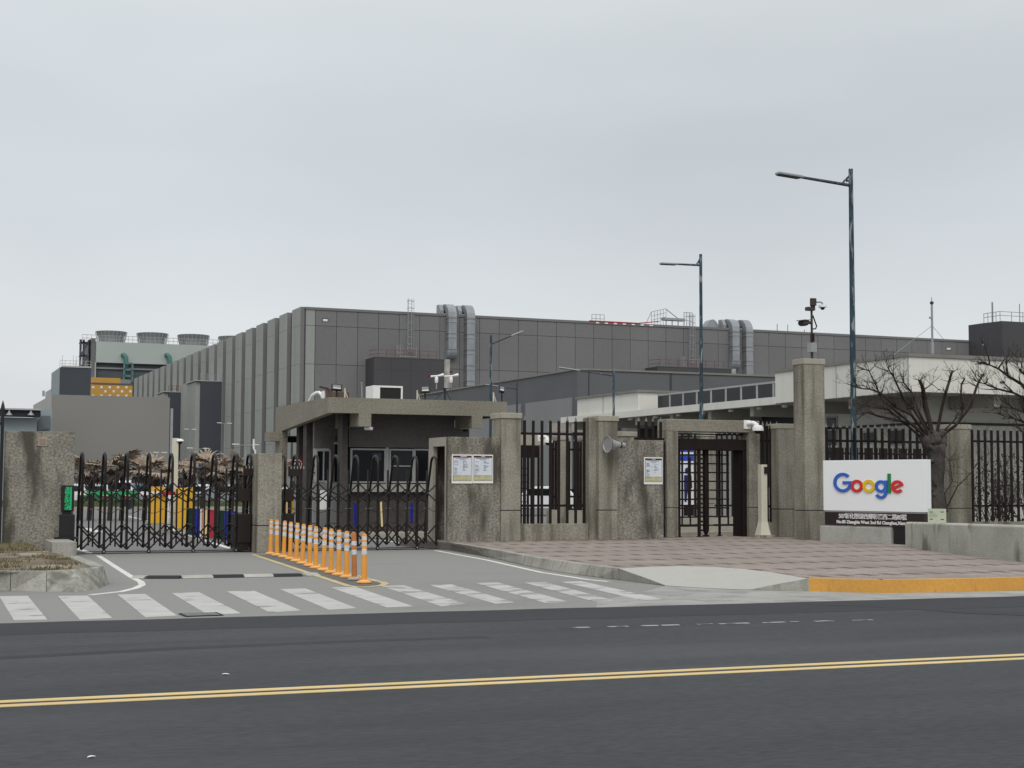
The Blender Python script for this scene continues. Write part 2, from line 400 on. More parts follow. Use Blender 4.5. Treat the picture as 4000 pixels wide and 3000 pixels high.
# ---------------------------------------------------------------- ground, road, driveway
sheet('ground', [(-900, -400, -.03), (1200, -400, -.03), (1200, 1500, -.03), (-900, 1500, -.03)], earth, kind='structure')
e0, e1 = G(0, 2437), G(4000, 2330)
ed = (e1 - e0).normalized(); en = Vector((-ed.y, ed.x, 0))
def along(p, a, n, z): q = p + ed * a + en * n; return (q.x, q.y, z)
drive_o = sheet('driveway', [along(e0, -60, -1, 0), along(e0, 90, -1, 0), (90, 34.4, 0), (-60, 34.4, 0)], drive, kind='structure')
inner_o = sheet('inner_yard', [(-150, 34.4, 0), (170, 34.4, 0), (170, 184, 0), (-150, 184, 0)], inner_lot, kind='structure')
sheet('rear_yard', [(-400, 184.01, 0), (48, 184.01, 0), (48, 420, 0), (-400, 420, 0)], inner_lot, kind='structure')
road = setting('road')
sheet('road_surface', [along(e0, -200, -60, .006), along(e0, 300, -60, .006), along(e0, 300, 0, .006), along(e0, -200, 0, .006)], asphalt, road)
s0a, s1a = G(0, 2483), G(4000, 2372)
mb = MB(); n = 40; vs = []
for i in range(n + 1):
    t = i / n; p = e0.lerp(e1, t * 1.5 - .25); q = s0a.lerp(s1a, t * 1.5 - .25)
    j = .03 * math.sin(i * 1.7) + .02 * math.sin(i * 4.1)
    vs += [(p.x, p.y - .01 + j * .6, .0082), (q.x, q.y + j, .0082)]
slab_strip(mb, vs, .003)
mb.build('resurfaced_strip', asphalt_new, road)
# darker tyre sweep at the right
mb = ribbon([G(3150, 2356, .0102), G(3350, 2362, .0102), (G(3600, 2374, .0102)), G(3800, 2390, .0102), G(4100, 2402, .0102)], .5); mb.build('tyre_sweep', asphalt_new, road)
mb = ribbon([G(0, 2570, .0075), G(700, 2532, .0075), G(1400, 2503, .0075), G(1900, 2487, .0075)], .22); mb.build('tyre_mark', asphalt_new, road)
# double yellow centre line
for (a, b, c, d) in ((2734, 2746, 2551, 2561.5), (2750, 2763, 2566, 2576)):
    A, B, Cc, Dd = G(0, a, .012), G(0, b, .012), G(4000, c, .012), G(4000, d, .012)
    ext = (Cc - A)
    A2, C2, B2, D2 = A - ext * 1.5, Cc + ext * 4, B - ext * 1.5, Dd + ext * 4
    # keep equal width
    w = .115; mid0 = (A + B) / 2; mid1 = (Cc + Dd) / 2; dr = (mid1 - mid0)
    ribbon([mid0 - dr * 1.5, mid0, mid0.lerp(mid1, .5), mid1, mid1 + dr * 3], w).build('centre_line', yellow_line, road)
# faint dashed white line
for (xa, xb) in ((2230, 2303), (2373, 2452), (2507, 2570), (2585, 2652), (2725, 2785), (2810, 2925), (2975, 3066), (3090, 3120), (3183, 3253), (3325, 3406)):
    ya = 2451 - (xa - 2230) * 31 / 1176; yb = 2451 - (xb - 2230) * 31 / 1176
    ribbon([G(xa, ya, .012), G(xb, yb, .012)], .07).build('lane_dash', faded_white, road)
# crosswalk
cw = setting('crosswalk')
CW = [((-3, 2329), (108, 2327), (185, 2420), (54, 2422)), ((226, 2328), (342, 2326), (438, 2413), (312, 2420)), ((459, 2322), (568, 2320), (692, 2404), (568, 2411)),
      ((671, 2317), (778, 2313), (940, 2395), (814, 2402)), ((886, 2310), (990, 2306), (1175, 2384), (1053, 2392)), ((1092, 2301), (1193, 2298), (1392, 2375), (1284, 2381)),
      ((1293, 2295), (1388, 2292), (1614, 2368), (1510, 2372)), ((1487, 2288), (1578, 2286), (1826, 2360), (1722, 2368)), ((1673, 2284), (1763, 2282), (2010, 2352), (1935, 2358)),
      ((1858, 2277), (1944, 2275), (2226, 2351), (2127, 2354)), ((2041, 2274), (2127, 2273), (2398, 2345), (2316, 2348)), ((2194, 2273), (2271, 2270), (2588, 2340), (2506, 2344)),
      ((-240, 2334), (-125, 2332), (-60, 2426), (-190, 2428))]
for qi, q in enumerate(CW):
    sheet('painted_stripe', [G(x, y, .005) for x, y in q], white_paint2 if qi in (7, 8, 9, 10) else white_paint, cw, skirt=.0044)
# white edge lines
edge = setting('lane_edge_lines')
ribbon([G(384, 2170, .005), G(395, 2177, .005), G(450, 2213, .005), G(520, 2257, .005), G(550, 2272, .005), G(556, 2284, .005), G(530, 2297, .005), G(475, 2310, .005), G(355, 2323, .005)], .11).build('edge_line', edge_paint, edge)
ribbon([G(1700, 2150, .005), G(1900, 2187, .005), G(2112, 2235, .005), G(2300, 2264, .005), G(2378, 2271, .005)], .10).build('edge_line', edge_paint, edge)
isl_pts = [(986, 2165), (1357, 2287), (1390, 2291), (1445, 2291), (1488, 2287), (1506, 2280), (1495, 2274), (1440, 2261), (1270, 2215), (1155, 2175)]
sheet('traffic_island', [G(x, y, .004) for x, y in isl_pts], M('island_surface', (.13, .125, .115), var=.2, scale=2, fine=.2, rough=.95), kind='structure', skirt=.0036)
ribbon([G(x, y, .008) for x, y in isl_pts], .12).build('island_outline', island_line, edge)
# markings inside the gate
for pts, w in (([G(650, 2015, .005), G(900, 2075, .005), G(985, 2140, .005)], .15), ([G(335, 2063, .005), G(385, 2078, .005)], .3), ([G(500, 2017, .005), G(590, 2037, .005), G(720, 2085, .005), G(900, 2142, .005)], .15),
               ([G(1180, 2108, .005), G(1500, 2110, .005), G(1600, 2127, .005), G(1700, 2142, .005)], .15), ([G(300, 2140, .005), G(350, 2160, .005)], .15), ([G(1450, 2095, .005), G(1640, 2110, .005)], .1)):
    ribbon(pts, w).build('edge_line', edge_paint, edge)
# drain grate
dg_ = thing('drain_grate', 'dark slotted drain grate in the gutter below the fourth crosswalk stripe', 'drain grate', G(800, 2408, .004))
p0 = G(723, 2409, .004); p1 = G(877, 2404, .004); dd = (p1 - p0).normalized(); nn = Vector((-dd.y, dd.x, 0)); L = (p1 - p0).length
mb = MB()
for (a, b, c, d) in ((0, L, 0, .04), (0, L, .40, .44), (0, .04, .04, .40), (L - .04, L, .04, .40)):
    mb.add([p0 + dd * a + nn * c + Vector((0, 0, .006)), p0 + dd * b + nn * c + Vector((0, 0, .006)), p0 + dd * b + nn * d + Vector((0, 0, .006)), p0 + dd * a + nn * d + Vector((0, 0, .006))], [(0, 1, 2, 3)])
mb.build('frame', dkmetal, dg_)
for i in range(14):
    a = .06 + i * (L - .1) / 14
    MB().beam(p0 + dd * a + nn * .04 + Vector((0, 0, .006)), p0 + dd * a + nn * .40 + Vector((0, 0, .006)), .035, .006).build('grate_bar', fanm, dg_)
sheet('pit', [p0 + dd * .02 + nn * .02 + Vector((0, 0, .004)), p0 + dd * (L - .02) + nn * .02 + Vector((0, 0, .004)), p0 + dd * (L - .02) + nn * .42 + Vector((0, 0, .004)), p0 + dd * .02 + nn * .42 + Vector((0, 0, .004))], blackm, dg_)
# litter
def leafshape(name, px, py, L, label, cat, mat, rz):
    c = G(px, py, .009); mb = MB(); vs = []
    for i in range(7):
        t = i / 6; w = .25 * L * math.sin(math.pi * (.06 + .9 * t)); x = (t - .5) * L; z = .004 * math.sin(t * 3.1) + .002
        vs += [(x, w, z + .006), (x, 0, z), (x, -w, z + .004)]
    fs = []
    for i in range(6):
        fs += [(3 * i, 3 * i + 1, 3 * i + 4, 3 * i + 3), (3 * i + 1, 3 * i + 2, 3 * i + 5, 3 * i + 4)]
    mb.add(vs, fs); o = mb.build(name, mat); o.location = c; o.rotation_euler = (0, 0, rz); tag(o, label, cat)
leafshape('fallen_leaf', 357, 2960, .05, 'small pale leaf lying on the near lane at lower left', 'leaf', lightw, .3)
leafshape('paper_scrap', 881, 2636, .06, 'tiny white paper scrap lying just beyond the yellow centre line', 'litter', white_m, -.4)

# gutter strip
sheet('gutter', [G(x, y, .003) for x, y in ((2330, 2350), (2560, 2300), (2601, 2287), (2930, 2303), (3163, 2309), (3700, 2312), (4300, 2302), (4300, 2332), (3700, 2342), (3300, 2352), (2800, 2364), (2330, 2376))], gutter, kind='structure')
PZ = .19
# ---- sidewalk slab and pavers
kt = [G(1757, 2120, PZ), G(1900, 2142, PZ), G(2112, 2181, PZ), G(2270, 2203, PZ), G(2415, 2221, PZ)]
kb_ = [G(1757, 2145, 0), G(1900, 2174, 0), G(2112, 2224, 0), G(2270, 2248, 0), G(2425, 2266, 0)]
rb = [G(2415, 2221, PZ), G(2540, 2215, PZ), G(2668, 2212, PZ), G(2800, 2216, PZ), G(2900, 2223, PZ), G(3014, 2236, PZ), G(3158, 2261, PZ)]
ot = [G(3158, 2261, PZ), G(3447, 2267, PZ), G(3745, 2263, PZ), G(4000, 2257, PZ)]
dir_r = (ot[-1] - ot[-2]).normalized(); ot.append(ot[-1] + dir_r * 40)
sidewalk = setting('sidewalk')
poly = [(p.x, p.y) for p in kt] + [(p.x, p.y) for p in rb[1:]] + [(p.x, p.y) for p in ot[1:]] + [(ot[-1].x, 36.5), (kt[0].x - .25, 36.5)]
poly_s = [(p.x + .07, p.y + .05) for p in kt] + [(p.x, p.y + .04) for p in rb[1:-1]] + [(p.x, p.y + .07) for p in [ot[0]] + ot[1:]] + [(ot[-1].x, 36.5), (kt[0].x - .25, 36.5)]
MB().prism(poly_s, 'z', .003, PZ - .012).build('slab', joint_m, sidewalk)
def inside(x, y, P):
    c = False
    for i in range(len(P)):
        x1, y1 = P[i]; x2, y2 = P[i - 1]
        if (y1 > y) != (y2 > y) and x < (x2 - x1) * (y - y1) / (y2 - y1) + x1: c = not c
    return c
TX, TY = .22, .22
cand = []
ix0, ix1 = int(10 / TX), int(34 / TX)
for i in range(ix0, ix1):
    for j in range(int(16 / TY), int(37.5 / TY)):
        x = i * TX; y = j * TY
        if not inside(x + TX / 2, y + TY / 2, poly): continue
        k = sum(inside(x + a * TX, y + b * TY, poly) for a in (.03, .97) for b in (.03, .97))
        if k < 4: continue
        if x > 22.2 + max(0, (y - 28)) * .0 and y > 19.5 and y < 33: continue
        red = (i % 4 < 2 and (i % 2 == 0) and j % 6 in (0, 1, 2)) or (i % 4 >= 2 and (i % 2 == 0) and j % 6 in (3, 4, 5))
        red = (i % 2 == 0 and j % 8 in (0, 1))
        cand.append((x, y, red, math.hypot(x, y)))
cand.sort(key=lambda c: c[3])
def tile_mb(mb, x, y, dz):
    g = .006; z1 = PZ + dz; b = .008
    x0, x1, y0, y1 = x + g, x + TX - g, y + g, y + TY - g
    vs = [(x0, y0, PZ - .012), (x1, y0, PZ - .012), (x1, y1, PZ - .012), (x0, y1, PZ - .012), (x0, y0, z1 - b), (x1, y0, z1 - b), (x1, y1, z1 - b), (x0, y1, z1 - b),
          (x0 + b, y0 + b, z1), (x1 - b, y0 + b, z1), (x1 - b, y1 - b, z1), (x0 + b, y1 - b, z1)]
    return mb.add(vs, [(8, 9, 10, 11)] + [(a, (a + 1) % 4, 4 + (a + 1) % 4, 4 + a) for a in range(4)] + [(4 + a, 4 + (a + 1) % 4, 8 + (a + 1) % 4, 8 + a) for a in range(4)])
protos = {}
for n_, (x, y, red, d) in enumerate(cand[:298]):
    if red not in protos:
        o = tile_mb(MB(), 0, 0, 0).build('paver', paver_b if red else paver_a, sidewalk); protos[red] = o
    else:
        o = protos[red].copy(); col.objects.link(o)
    o.location = (x, y, random.uniform(-.0015, .0015))
ma, mb2 = MB(), MB()
for (x, y, red, d) in cand[298:]:
    tile_mb(mb2 if red else ma, x, y, random.uniform(-.0015, .0015))
ma.build('paver_field', paver_a, sidewalk, kind='stuff'); mb2.build('red_paver_field', paver_b, sidewalk, kind='stuff')
# kerbs: driveway side
kerb = setting('kerb')
def lerp_list(P, t):
    f = t * (len(P) - 1); i = min(int(f), len(P) - 2); return P[i].lerp(P[i + 1], f - i)
def kerbstones(T, B, n, w, mat, parent, name='kerbstone', gap=.004, zt=PZ, inward=None):
    for i in range(n):
        t0, t1 = (i + gap) / n, (i + 1 - gap) / n
        a, b, c, d = lerp_list(T, t0), lerp_list(T, t1), lerp_list(B, t0), lerp_list(B, t1)
        dr = (b - a).normalized(); nn_ = Vector((-dr.y, dr.x, 0)) * w
        zt_ = a.z
        vs = [c, d, d + nn_ * 1.3, c + nn_ * 1.3, a, b, b + nn_, a + nn_]
        vs = [Vector(v) for v in vs]
        for k in range(4): vs[k].z = .001
        for k in range(4, 8): vs[k].z = zt_ + .006
        MB().add(vs, [(0, 3, 2, 1), (4, 5, 6, 7), (0, 1, 5, 4), (1, 2, 6, 5), (2, 3, 7, 6), (3, 0, 4, 7)]).build(name, mat, parent, bevel=.012 if mat is kerb_c else 0)
kerbstones(kt, kb_, 7, .14, kerb_c, kerb)
ob = [Vector((p.x, p.y - .025, 0)) for p in ot[:4]]
dr2 = (ob[-1] - ob[-2]).normalized(); ob.append(ob[-1] + dir_r * 40)
kerbstones(ot[:4], ob[:4], 9, .16, orange_paint, kerb, 'orange_kerbstone', gap=.0006)
kerbstones(ot[3:], ob[3:], 16, .16, orange_paint, kerb, 'orange_kerbstone', gap=.001)
# ramp
rf = [G(2601, 2287, .008), G(2700, 2294, .008), G(2800, 2299, .008), G(2870, 2302, .008), G(2930, 2303, .008)]
mb = MB(); n = 12; vs = []
rb6 = [Vector((p.x, p.y, PZ + .004)) for p in rb]
for i in range(n + 1):
    a = lerp_list(rb6, i / n); b = lerp_list(rf, i / n)
    vs += [a, a.lerp(b, .5) + Vector((0, 0, .004)), b]
fs = []
for i in range(n):
    fs += [(3 * i, 3 * i + 1, 3 * i + 4, 3 * i + 3), (3 * i + 1, 3 * i + 2, 3 * i + 5, 3 * i + 4)]
mb.add(vs, fs); o_r = mb.build('kerb_ramp', ramp_c, None, kind='structure', smooth=True)
# triangular wing kerbs
def wing(a, b, c_base):
    a = Vector(a); b = Vector(b); c = Vector(c_base)
    MB().add([a, b, c], [(0, 1, 2)]).build('ramp_wing', kerb_c, kerb)
wing(rb6[0] + Vector((0, 0, .003)), rf[0], Vector((kb_[-1].x, kb_[-1].y, .002)))
wing(rb6[-1] + Vector((0, 0, .003)), rf[-1], Vector((ob[0].x, ob[0].y, .002)))

# ---------------------------------------------------------------- left planter
PH = .29
planter = setting('planter_kerb')
ft = [G(-400, 2233, PH), G(42, 2231, PH)], [G(44, 2231, PH), G(180, 2231, PH)], [G(182, 2231, PH), G(290, 2226, PH), G(360, 2219, PH), G(405, 2212, PH)]
fbm = [G(-400, 2308, 0), G(38, 2308, 0)], [G(41, 2308, 0), G(181, 2312, 0)], [G(183, 2312, 0), G(300, 2313, 0), G(390, 2298, 0), G(425, 2280, 0)]
for k in range(3):
    T, B = ft[k], fbm[k]
    n = 6 if k == 2 else 1
    mb = MB(); vs = []
    for i in range(n + 1):
        a = lerp_list(T, i / n); b = lerp_list(B, i / n)
        q = a + Vector((0, .16, 0)); jt = random.uniform(-.02, .02) if k == 2 else 0
        vs += [Vector((b.x, b.y, .001)), a + Vector((0, jt, jt)), q, Vector((q.x, q.y, .05))]
    fs = []
    for i in range(n):
        for a in range(3): fs.append((4 * i + a, 4 * i + a + 1, 4 * i + a + 5, 4 * i + a + 4))
    fs += [(0, 1, 2, 3), (4 * n, 4 * n + 1, 4 * n + 2, 4 * n + 3)]
    mb.add(vs, fs).build('kerbstone' if k < 2 else 'mortar_end', kerb_c if k < 2 else mortar_c, planter)
sidep = [G(405, 2212, PH), G(360, 2195, PH), G(307, 2174, PH)]
mb = MB()
mb.beam(sidep[0] + Vector((-.1, -.05, -.14)), sidep[2] + Vector((-.1, .05, -.14)), .2, .3); mb.build('kerbstone', kerb_c, planter)
MB().box(G(221, 2187, .0).x - .1, G(300, 2187, 0).x, G(260, 2187, 0).y + .0, 33.6, .002, .36).build('corner_block', kerb_c, planter)
fy = G(100, 2231, PH)
soil_pts = [(ft[0][0].x - 6, ft[0][0].y + .1, PH - .02), (ft[1][1].x, ft[1][1].y + .1, PH - .02), (ft[2][-1].x - .15, ft[2][-1].y + .05, PH - .02), (sidep[2].x - .15, sidep[2].y + .4, PH - .02), (sidep[2].x - .4, 33.8, PH - .02), (-14, 33.8, PH - .02)]
sheet('soil', soil_pts, soil, kind='structure')
def grass(name, P, n, z, h, mat, hvar=.6, clump=None):
    xs = [p[0] for p in P]; ys = [p[1] for p in P]; PP = [(p[0], p[1]) for p in P]
    mb = MB(); k = 0; tries = 0
    while k < n and tries < n * 30:
        tries += 1
        x = random.uniform(min(xs), max(xs)); y = random.uniform(min(ys), max(ys))
        if not inside(x, y, PP): continue
        if clump and mnoise.noise(Vector((x * 1.1, y * 1.1, 3))) + .5 * mnoise.noise(Vector((x * 3.1, y * 3.1, 1))) < clump: continue
        a = random.uniform(0, 6.28); hh = h * random.uniform(1 - hvar, 1); w = .012
        dx, dy = math.cos(a) * w, math.sin(a) * w; bx, by = random.uniform(-.5, .5) * hh, random.uniform(-.5, .5) * hh
        mb.add([(x - dx, y - dy, z), (x + dx, y + dy, z), (x + bx, y + by, z + hh)], [(0, 1, 2)]); k += 1
    return mb.build(name, mat, None, kind='stuff')
g1 = grass('grass', [(p[0], p[1]) for p in soil_pts], 12000, PH - .02, .075, grass_m, clump=.02)
g1['label'] = 'sparse dry grass on the planter soil below the left wall'
# fence bottom verge at right behind the low barrier
verge = sheet('planting_bed', [(22.0, 19.6, PZ + .01), (60, 19.6 - 2.5, PZ + .01), (60, 34.3, PZ + .01), (23.4, 34.3, PZ + .01), (22.4, 28.6, PZ + .01)], grass_g, kind='structure')
g2 = grass('tall_grass', [(22.2, 22.2), (25.5, 22.2), (27, 33), (23.4, 33), (22.9, 28)], 5000, PZ, .22, leafm)

# ---------------------------------------------------------------- boundary walls and piers
def pier(label, x0, x1, y0, y1, top, cap_h=.14, base_joint=.75, over=.03, name='concrete_pier', group='concrete gate piers along the fence', capped=True, z0=PZ, mat=None):
    t = thing(name, label, 'pier', ((x0 + x1) / 2, (y0 + y1) / 2, z0), group=group)
    mat = mat or pier_c
    MB().box(x0, x1, y0, y1, z0, z0 + base_joint - .012).build('base_block', mat, t, bevel=.01)
    MB().box(x0 + .012, x1 - .012, y0 + .012, y1 - .012, z0 + base_joint - .013, z0 + base_joint + .013).build('joint', joint_d, t)
    MB().box(x0, x1, y0, y1, z0 + base_joint + .012, top - (cap_h if capped else 0)).build('shaft', mat, t, bevel=.01)
    if capped:
        MB().box(x0 - over, x1 + over, y0 - over, y1 + over, top - cap_h, top).build('cap', cap_c, t, bevel=.015)
    return t
WY = 34.0
cz = lambda px, py, Y: V(px, py, Y).z
# notice wall left of the fence: wall, with the pocket that swallows the right gate
cx0 = V(1751, 1705, WY).x
wtop = V(1760, 1706, WY).z
t = thing('notice_wall', 'dark pebbled concrete wall with two notices and a gate slot, right of the driveway gate', 'wall', (cx0 + 1, WY + .5, 0))
x_w1 = V(1957, 2100, WY).x - .02
MB().box(cx0, x_w1, WY, WY + .14, PZ - .18, wtop).build('front_panel', wall_c, t, bevel=.008)
MB().box(cx0, cx0 + .12, WY + .14, WY + .24, 0, wtop - .22).build('slot_jamb', cap_c, t)
MB().box(cx0, cx0 + .12, WY + 1.12, WY + 1.42, 0, wtop - .22).build('slot_jamb', cap_c, t)
MB().box(cx0, x_w1, WY + .14, WY + 1.42, wtop - .22, wtop).build('lintel', cap_c, t)
MB().box(cx0 + .12, x_w1, WY + 1.283, WY + 1.42, 0, wtop - .22).build('back_panel', wall_c, t)
MB().box(x_w1 - .1, x_w1, WY + .14, WY + 1.28, 0, wtop - .22).build('end_panel', wall_c, t)

p1x0, p1x1 = V(1957, 2000, WY - .03).x, V(2033, 2000, WY - .03).x
pier('capped concrete pier between the two-notice wall and the first spear fence', p1x0, p1x1, WY - .04, WY + .62, cz(2000, 1613, WY))
p2x0, p2x1 = V(2339, 2000, WY - .03).x, V(2412, 2000, WY - .03).x
pier('capped concrete pier behind the horn loudspeaker', p2x0, p2x1, WY - .04, WY + .62, cz(2370, 1624, WY))
# recessed jamb strip beside pier 2
MB().box(p2x0 - .2, p2x0 - .003, WY + .12, WY + .5, PZ, cz(2330, 1632, WY + .1)).build('pier_return', pier_c)
o = bpy.data.objects['pier_return']; tag(o, 'narrow stepped-back concrete strip on the left flank of the horn pier', 'pier')
# low wall under first fence
lwz = cz(2150, 2046, WY + .2)
o = MB().box(p1x1 + .003, p2x0 - .203, WY + .14, WY + .45, PZ, lwz).build('low_wall', pier_c, bevel=.01)
tag(o, 'knee-high stained concrete wall under the first spear fence', 'wall')
# wall 2
w2x0, w2x1 = p2x1 + .004, V(2590, 2000, WY + .1).x
w2top = cz(2500, 1719, WY + .1)
o = MB().box(w2x0, w2x1, WY + .06, WY + .34, PZ, w2top).build('notice_wall', wall_c, bevel=.012)
tag(o, 'dark stained concrete wall with a single notice, left of the turnstile portal', 'wall')
# tall pier
TPY = 32.5
tx0, tx1 = V(3147, 2000, TPY).x, V(3226, 2000, TPY).x
tptop = cz(3180, 1401, TPY)
pier('tallest concrete pier, carrying the camera mast left of the big white sign', tx0, tx1, TPY, TPY + .52, tptop, cap_h=.15, over=.02)
# pier 3 (between small fence and the tall pier)
P3Y = 34.5
pier('short capped concrete pier tucked behind the left flank of the tall pier', V(3044, 2000, P3Y).x, V(3103, 2000, P3Y).x + .25, P3Y, P3Y + .5, cz(3070, 1655, P3Y), over=.02)
# pier 4 behind the tree
P4Y = 34.7
pier('capped concrete pier behind the bare tree at the right', V(3717, 2000, P4Y).x, V(3797, 2000, P4Y).x, P4Y, P4Y + .5, cz(3750, 1658, P4Y), over=.02)
# left wall
LWY = 33.9
lx1 = V(287, 2000, LWY).x; lx0 = V(13, 2000, LWY).x
ltop = cz(150, 1685, LWY)
t = thing('boundary_wall', 'dark weathered concrete wall block left of the left driveway gate', 'wall', (lx0, LWY, 0))
MB().box(lx0, lx1, LWY, LWY + .3, 0, ltop).build('panel', wall_c, t, bevel=.012)
q0, q1 = V(148, 1707, LWY), V(184, 1742, LWY)
MB().box(q0.x, q1.x, LWY - .02, LWY - .002, q1.z, q0.z).build('tile_plaque', cap_c, t)
MB().box(q0.x + .035, q1.x - .035, LWY - .03, LWY - .021, q1.z + .035, q0.z - .035).build('plaque_face', terr, t)
# centre pier
CPY = 33.55
pier('centre concrete pier between the two driveway gates, flat topped', V(1007, 2000, CPY).x, V(1099, 2000, CPY).x, CPY, CPY + .85, cz(1050, 1771, CPY), capped=False, z0=0.0, base_joint=.62)

# ---------------------------------------------------------------- spear fences
def spear_fence(label, xs, Y, ztop, z0, rails, w=.068, parent=None, rx=None, cat='fence', group='brown steel spear fences', d=.035, name='spear_fence'):
    t = thing(name, label, cat, (xs[0], Y, z0), group=group)
    proto = None; tipp = None
    for x in xs:
        if proto is None:
            proto = MB().box(x - w / 2, x + w / 2, Y - d / 2, Y + d / 2, z0, ztop - .13).build('bar', dkmetal, t)
            k = w / 2
            mb = MB(); mb.add([(x - k, Y - d / 2, ztop - .13), (x + k, Y - d / 2, ztop - .13), (x + k, Y + d / 2, ztop - .13), (x - k, Y + d / 2, ztop - .13), (x, Y, ztop)], [(0, 1, 4), (1, 2, 4), (2, 3, 4), (3, 0, 4), (0, 3, 2, 1)])
            tipp = mb.build('spear_tip', tipm, t); bx = x
        else:
            inst(proto, t, (x - bx, 0, 0)); inst(tipp, t, (x - bx, 0, 0))
    for rz_ in rails:
        MB().box(xs[0] - .12 if rx is None else rx[0], xs[-1] + .12 if rx is None else rx[1], Y + d / 2 + .001, Y + d / 2 + .03, rz_ - .03, rz_ + .03).build('rail', dkmetal, t)
    return t
FY = 34.35
xs = [V(x, 1700, FY).x for x in (2049, 2083, 2117, 2150, 2183, 2216, 2249, 2282, 2314)]
zt_ = cz(2183, 1625, FY)
spear_fence('spear fence of nine brown bars between the two capped piers', xs, FY, zt_, lwz, [cz(2183, 1695.6, FY), cz(2183, 1975, FY)], rx=(p1x1, p2x0))
FY2 = 34.75
xs = [V(x, 1700, FY2).x for x in (2495, 2524, 2551, 2581)]
spear_fence('four pale-tipped spear bars rising behind the single-notice wall', xs, FY2, cz(2530, 1627, FY2), PZ, [cz(2530, 1714, FY2)])
xs = [V(x, 1700, 34.9).x for x in (2979, 2996, 3010, 3034)]
spear_fence('short spear fence squeezed between the portal and the tall pier', xs, 34.9, cz(3010, 1645, 34.9), PZ + .4, [cz(3010, 1722, 34.9), cz(3010, 1978, 34.9)])
xs = [V(3228 + 27.25 * i, 1700, 34.9).x for i in range(0, 17)]
spear_fence('long spear fence behind the white sign and the bare tree', xs, 34.9, cz(3283, 1652, 34.9), PZ + .35, [cz(3283, 1722, 34.9), cz(3283, 1978, 34.9)], w=.078)
xs = [V(3797 + 25.2 * i, 1700, 34.9).x for i in range(0, 11)]
spear_fence('spear fence at the right edge beyond the tree pier', xs, 34.9, cz(3847, 1663, 34.9), PZ + .35, [cz(3847, 1724, 34.9), cz(3847, 1976, 34.9)], w=.078)
o = MB().box(V(3228, 2000, 34.9).x - .3, 60, 34.76, 35.06, PZ, PZ + .36).build('low_wall', pier_c)
tag(o, 'low concrete plinth under the right-hand spear fences', 'wall')
o = MB().box(V(2985, 2000, 34.8).x, V(3044, 2000, 34.8).x, 34.75, 35.0, PZ, cz(3010, 2042, 34.8)).build('low_wall', pier_c)
tag(o, 'short low wall between the cream post and the short capped pier', 'wall')
# left edge fence post
lp = thing('fence_post', 'dark spear-tipped fence post cut by the left edge of the photo', 'fence post', (V(6, 2000, 33.85).x, 33.85, .2))
xq = V(8, 1700, 33.85).x
MB().box(xq - .035, xq + .035, 33.8, 33.87, .2, cz(8, 1600, 33.85)).build('bar', blackm, lp)
zq = cz(8, 1600, 33.85)
MB().lathe([(.05, 0), (.032, .1), (.004, .2)], (xq, 33.835, zq), 6).build('spear_tip', blackm, lp)
MB().box(xq - 2, xq - .036, 33.82, 33.86, cz(8, 1660, 33.85), cz(8, 1650, 33.85)).build('rail', blackm, lp)

# inner fence rows
def inner_row(label, Y, pxs, ytop, z0, railpx, w=.06):
    return spear_fence(label, [V(p, 1800, Y).x for p in pxs], Y, cz(pxs[0], ytop, Y), z0, [cz(pxs[0], r, Y) for r in railpx], w=w, group='inner brown spear fences', name='inner_fence')
IY = 41.5
for i, (a, b, lab) in enumerate(((2186, 2216, 'inner concrete pier with dome camera seen through the first spear fence'), (2284, 2328, 'inner concrete pier seen right of centre through the first spear fence'))):
    pier(lab, V(a, 2000, IY).x, V(b, 2000, IY).x, IY, IY + .5, cz(a, 1701, IY), group='inner concrete piers', name='inner_pier')
pier('inner capped pier top showing above the single-notice wall', V(2433, 2000, IY - 3).x, V(2488, 2000, IY - 3).x, IY - 3, IY - 2.5, cz(2460, 1686, IY - 3), group='inner concrete piers', name='inner_pier')
pier('inner pale pier seen through the middle of the turnstile', V(2738, 2000, IY + 3).x, V(2792, 2000, IY + 3).x, IY + 3, IY + 3.5, cz(2760, 1688, IY + 3), group='inner concrete piers', name='inner_pier')
inner_row('narrow inner spear fence pair between the inner piers', IY + .2, (2160, 2171, 2224, 2244, 2258, 2268, 2338), 1706, PZ, (1755, 1940))
inner_row('inner spear fence seen through the right half of the turnstile', IY + 3.2, (2665, 2690, 2715, 2800, 2820, 2840, 2860, 2880, 2900, 2918), 1680, .5, (1715, 1975))
inner_row('inner spear fence row seen behind the white sign fence', 44, [3232 + 19 * i for i in range(0, 27)], 1733, .3, (1770, 1950), w=.14)
for (a, b, c, d, Y, lab) in ((2150, 2176, 1992, 2032, 41, 'low inner wall stub left of the inner pier'), (2218, 2275, 1994, 2032, 41, 'low inner wall between the two inner piers'), (2655, 2925, 2024, 2048, 44.3, 'low inner wall seen under the turnstile arms')):
    o = MB().box(V(a, c, Y).x, V(b, c, Y).x, Y, Y + .3, .0, cz(a, c, Y)).build('inner_low_wall', cap_c); tag(o, lab, 'wall')
o = MB().box(V(2650, 2050, 38.5).x, V(2925, 2050, 38.5).x, 38.5, 38.8, .0, PZ + .01).build('inner_kerb', cap_c); tag(o, 'pale inner kerb crossing behind the turnstile posts', 'kerb')

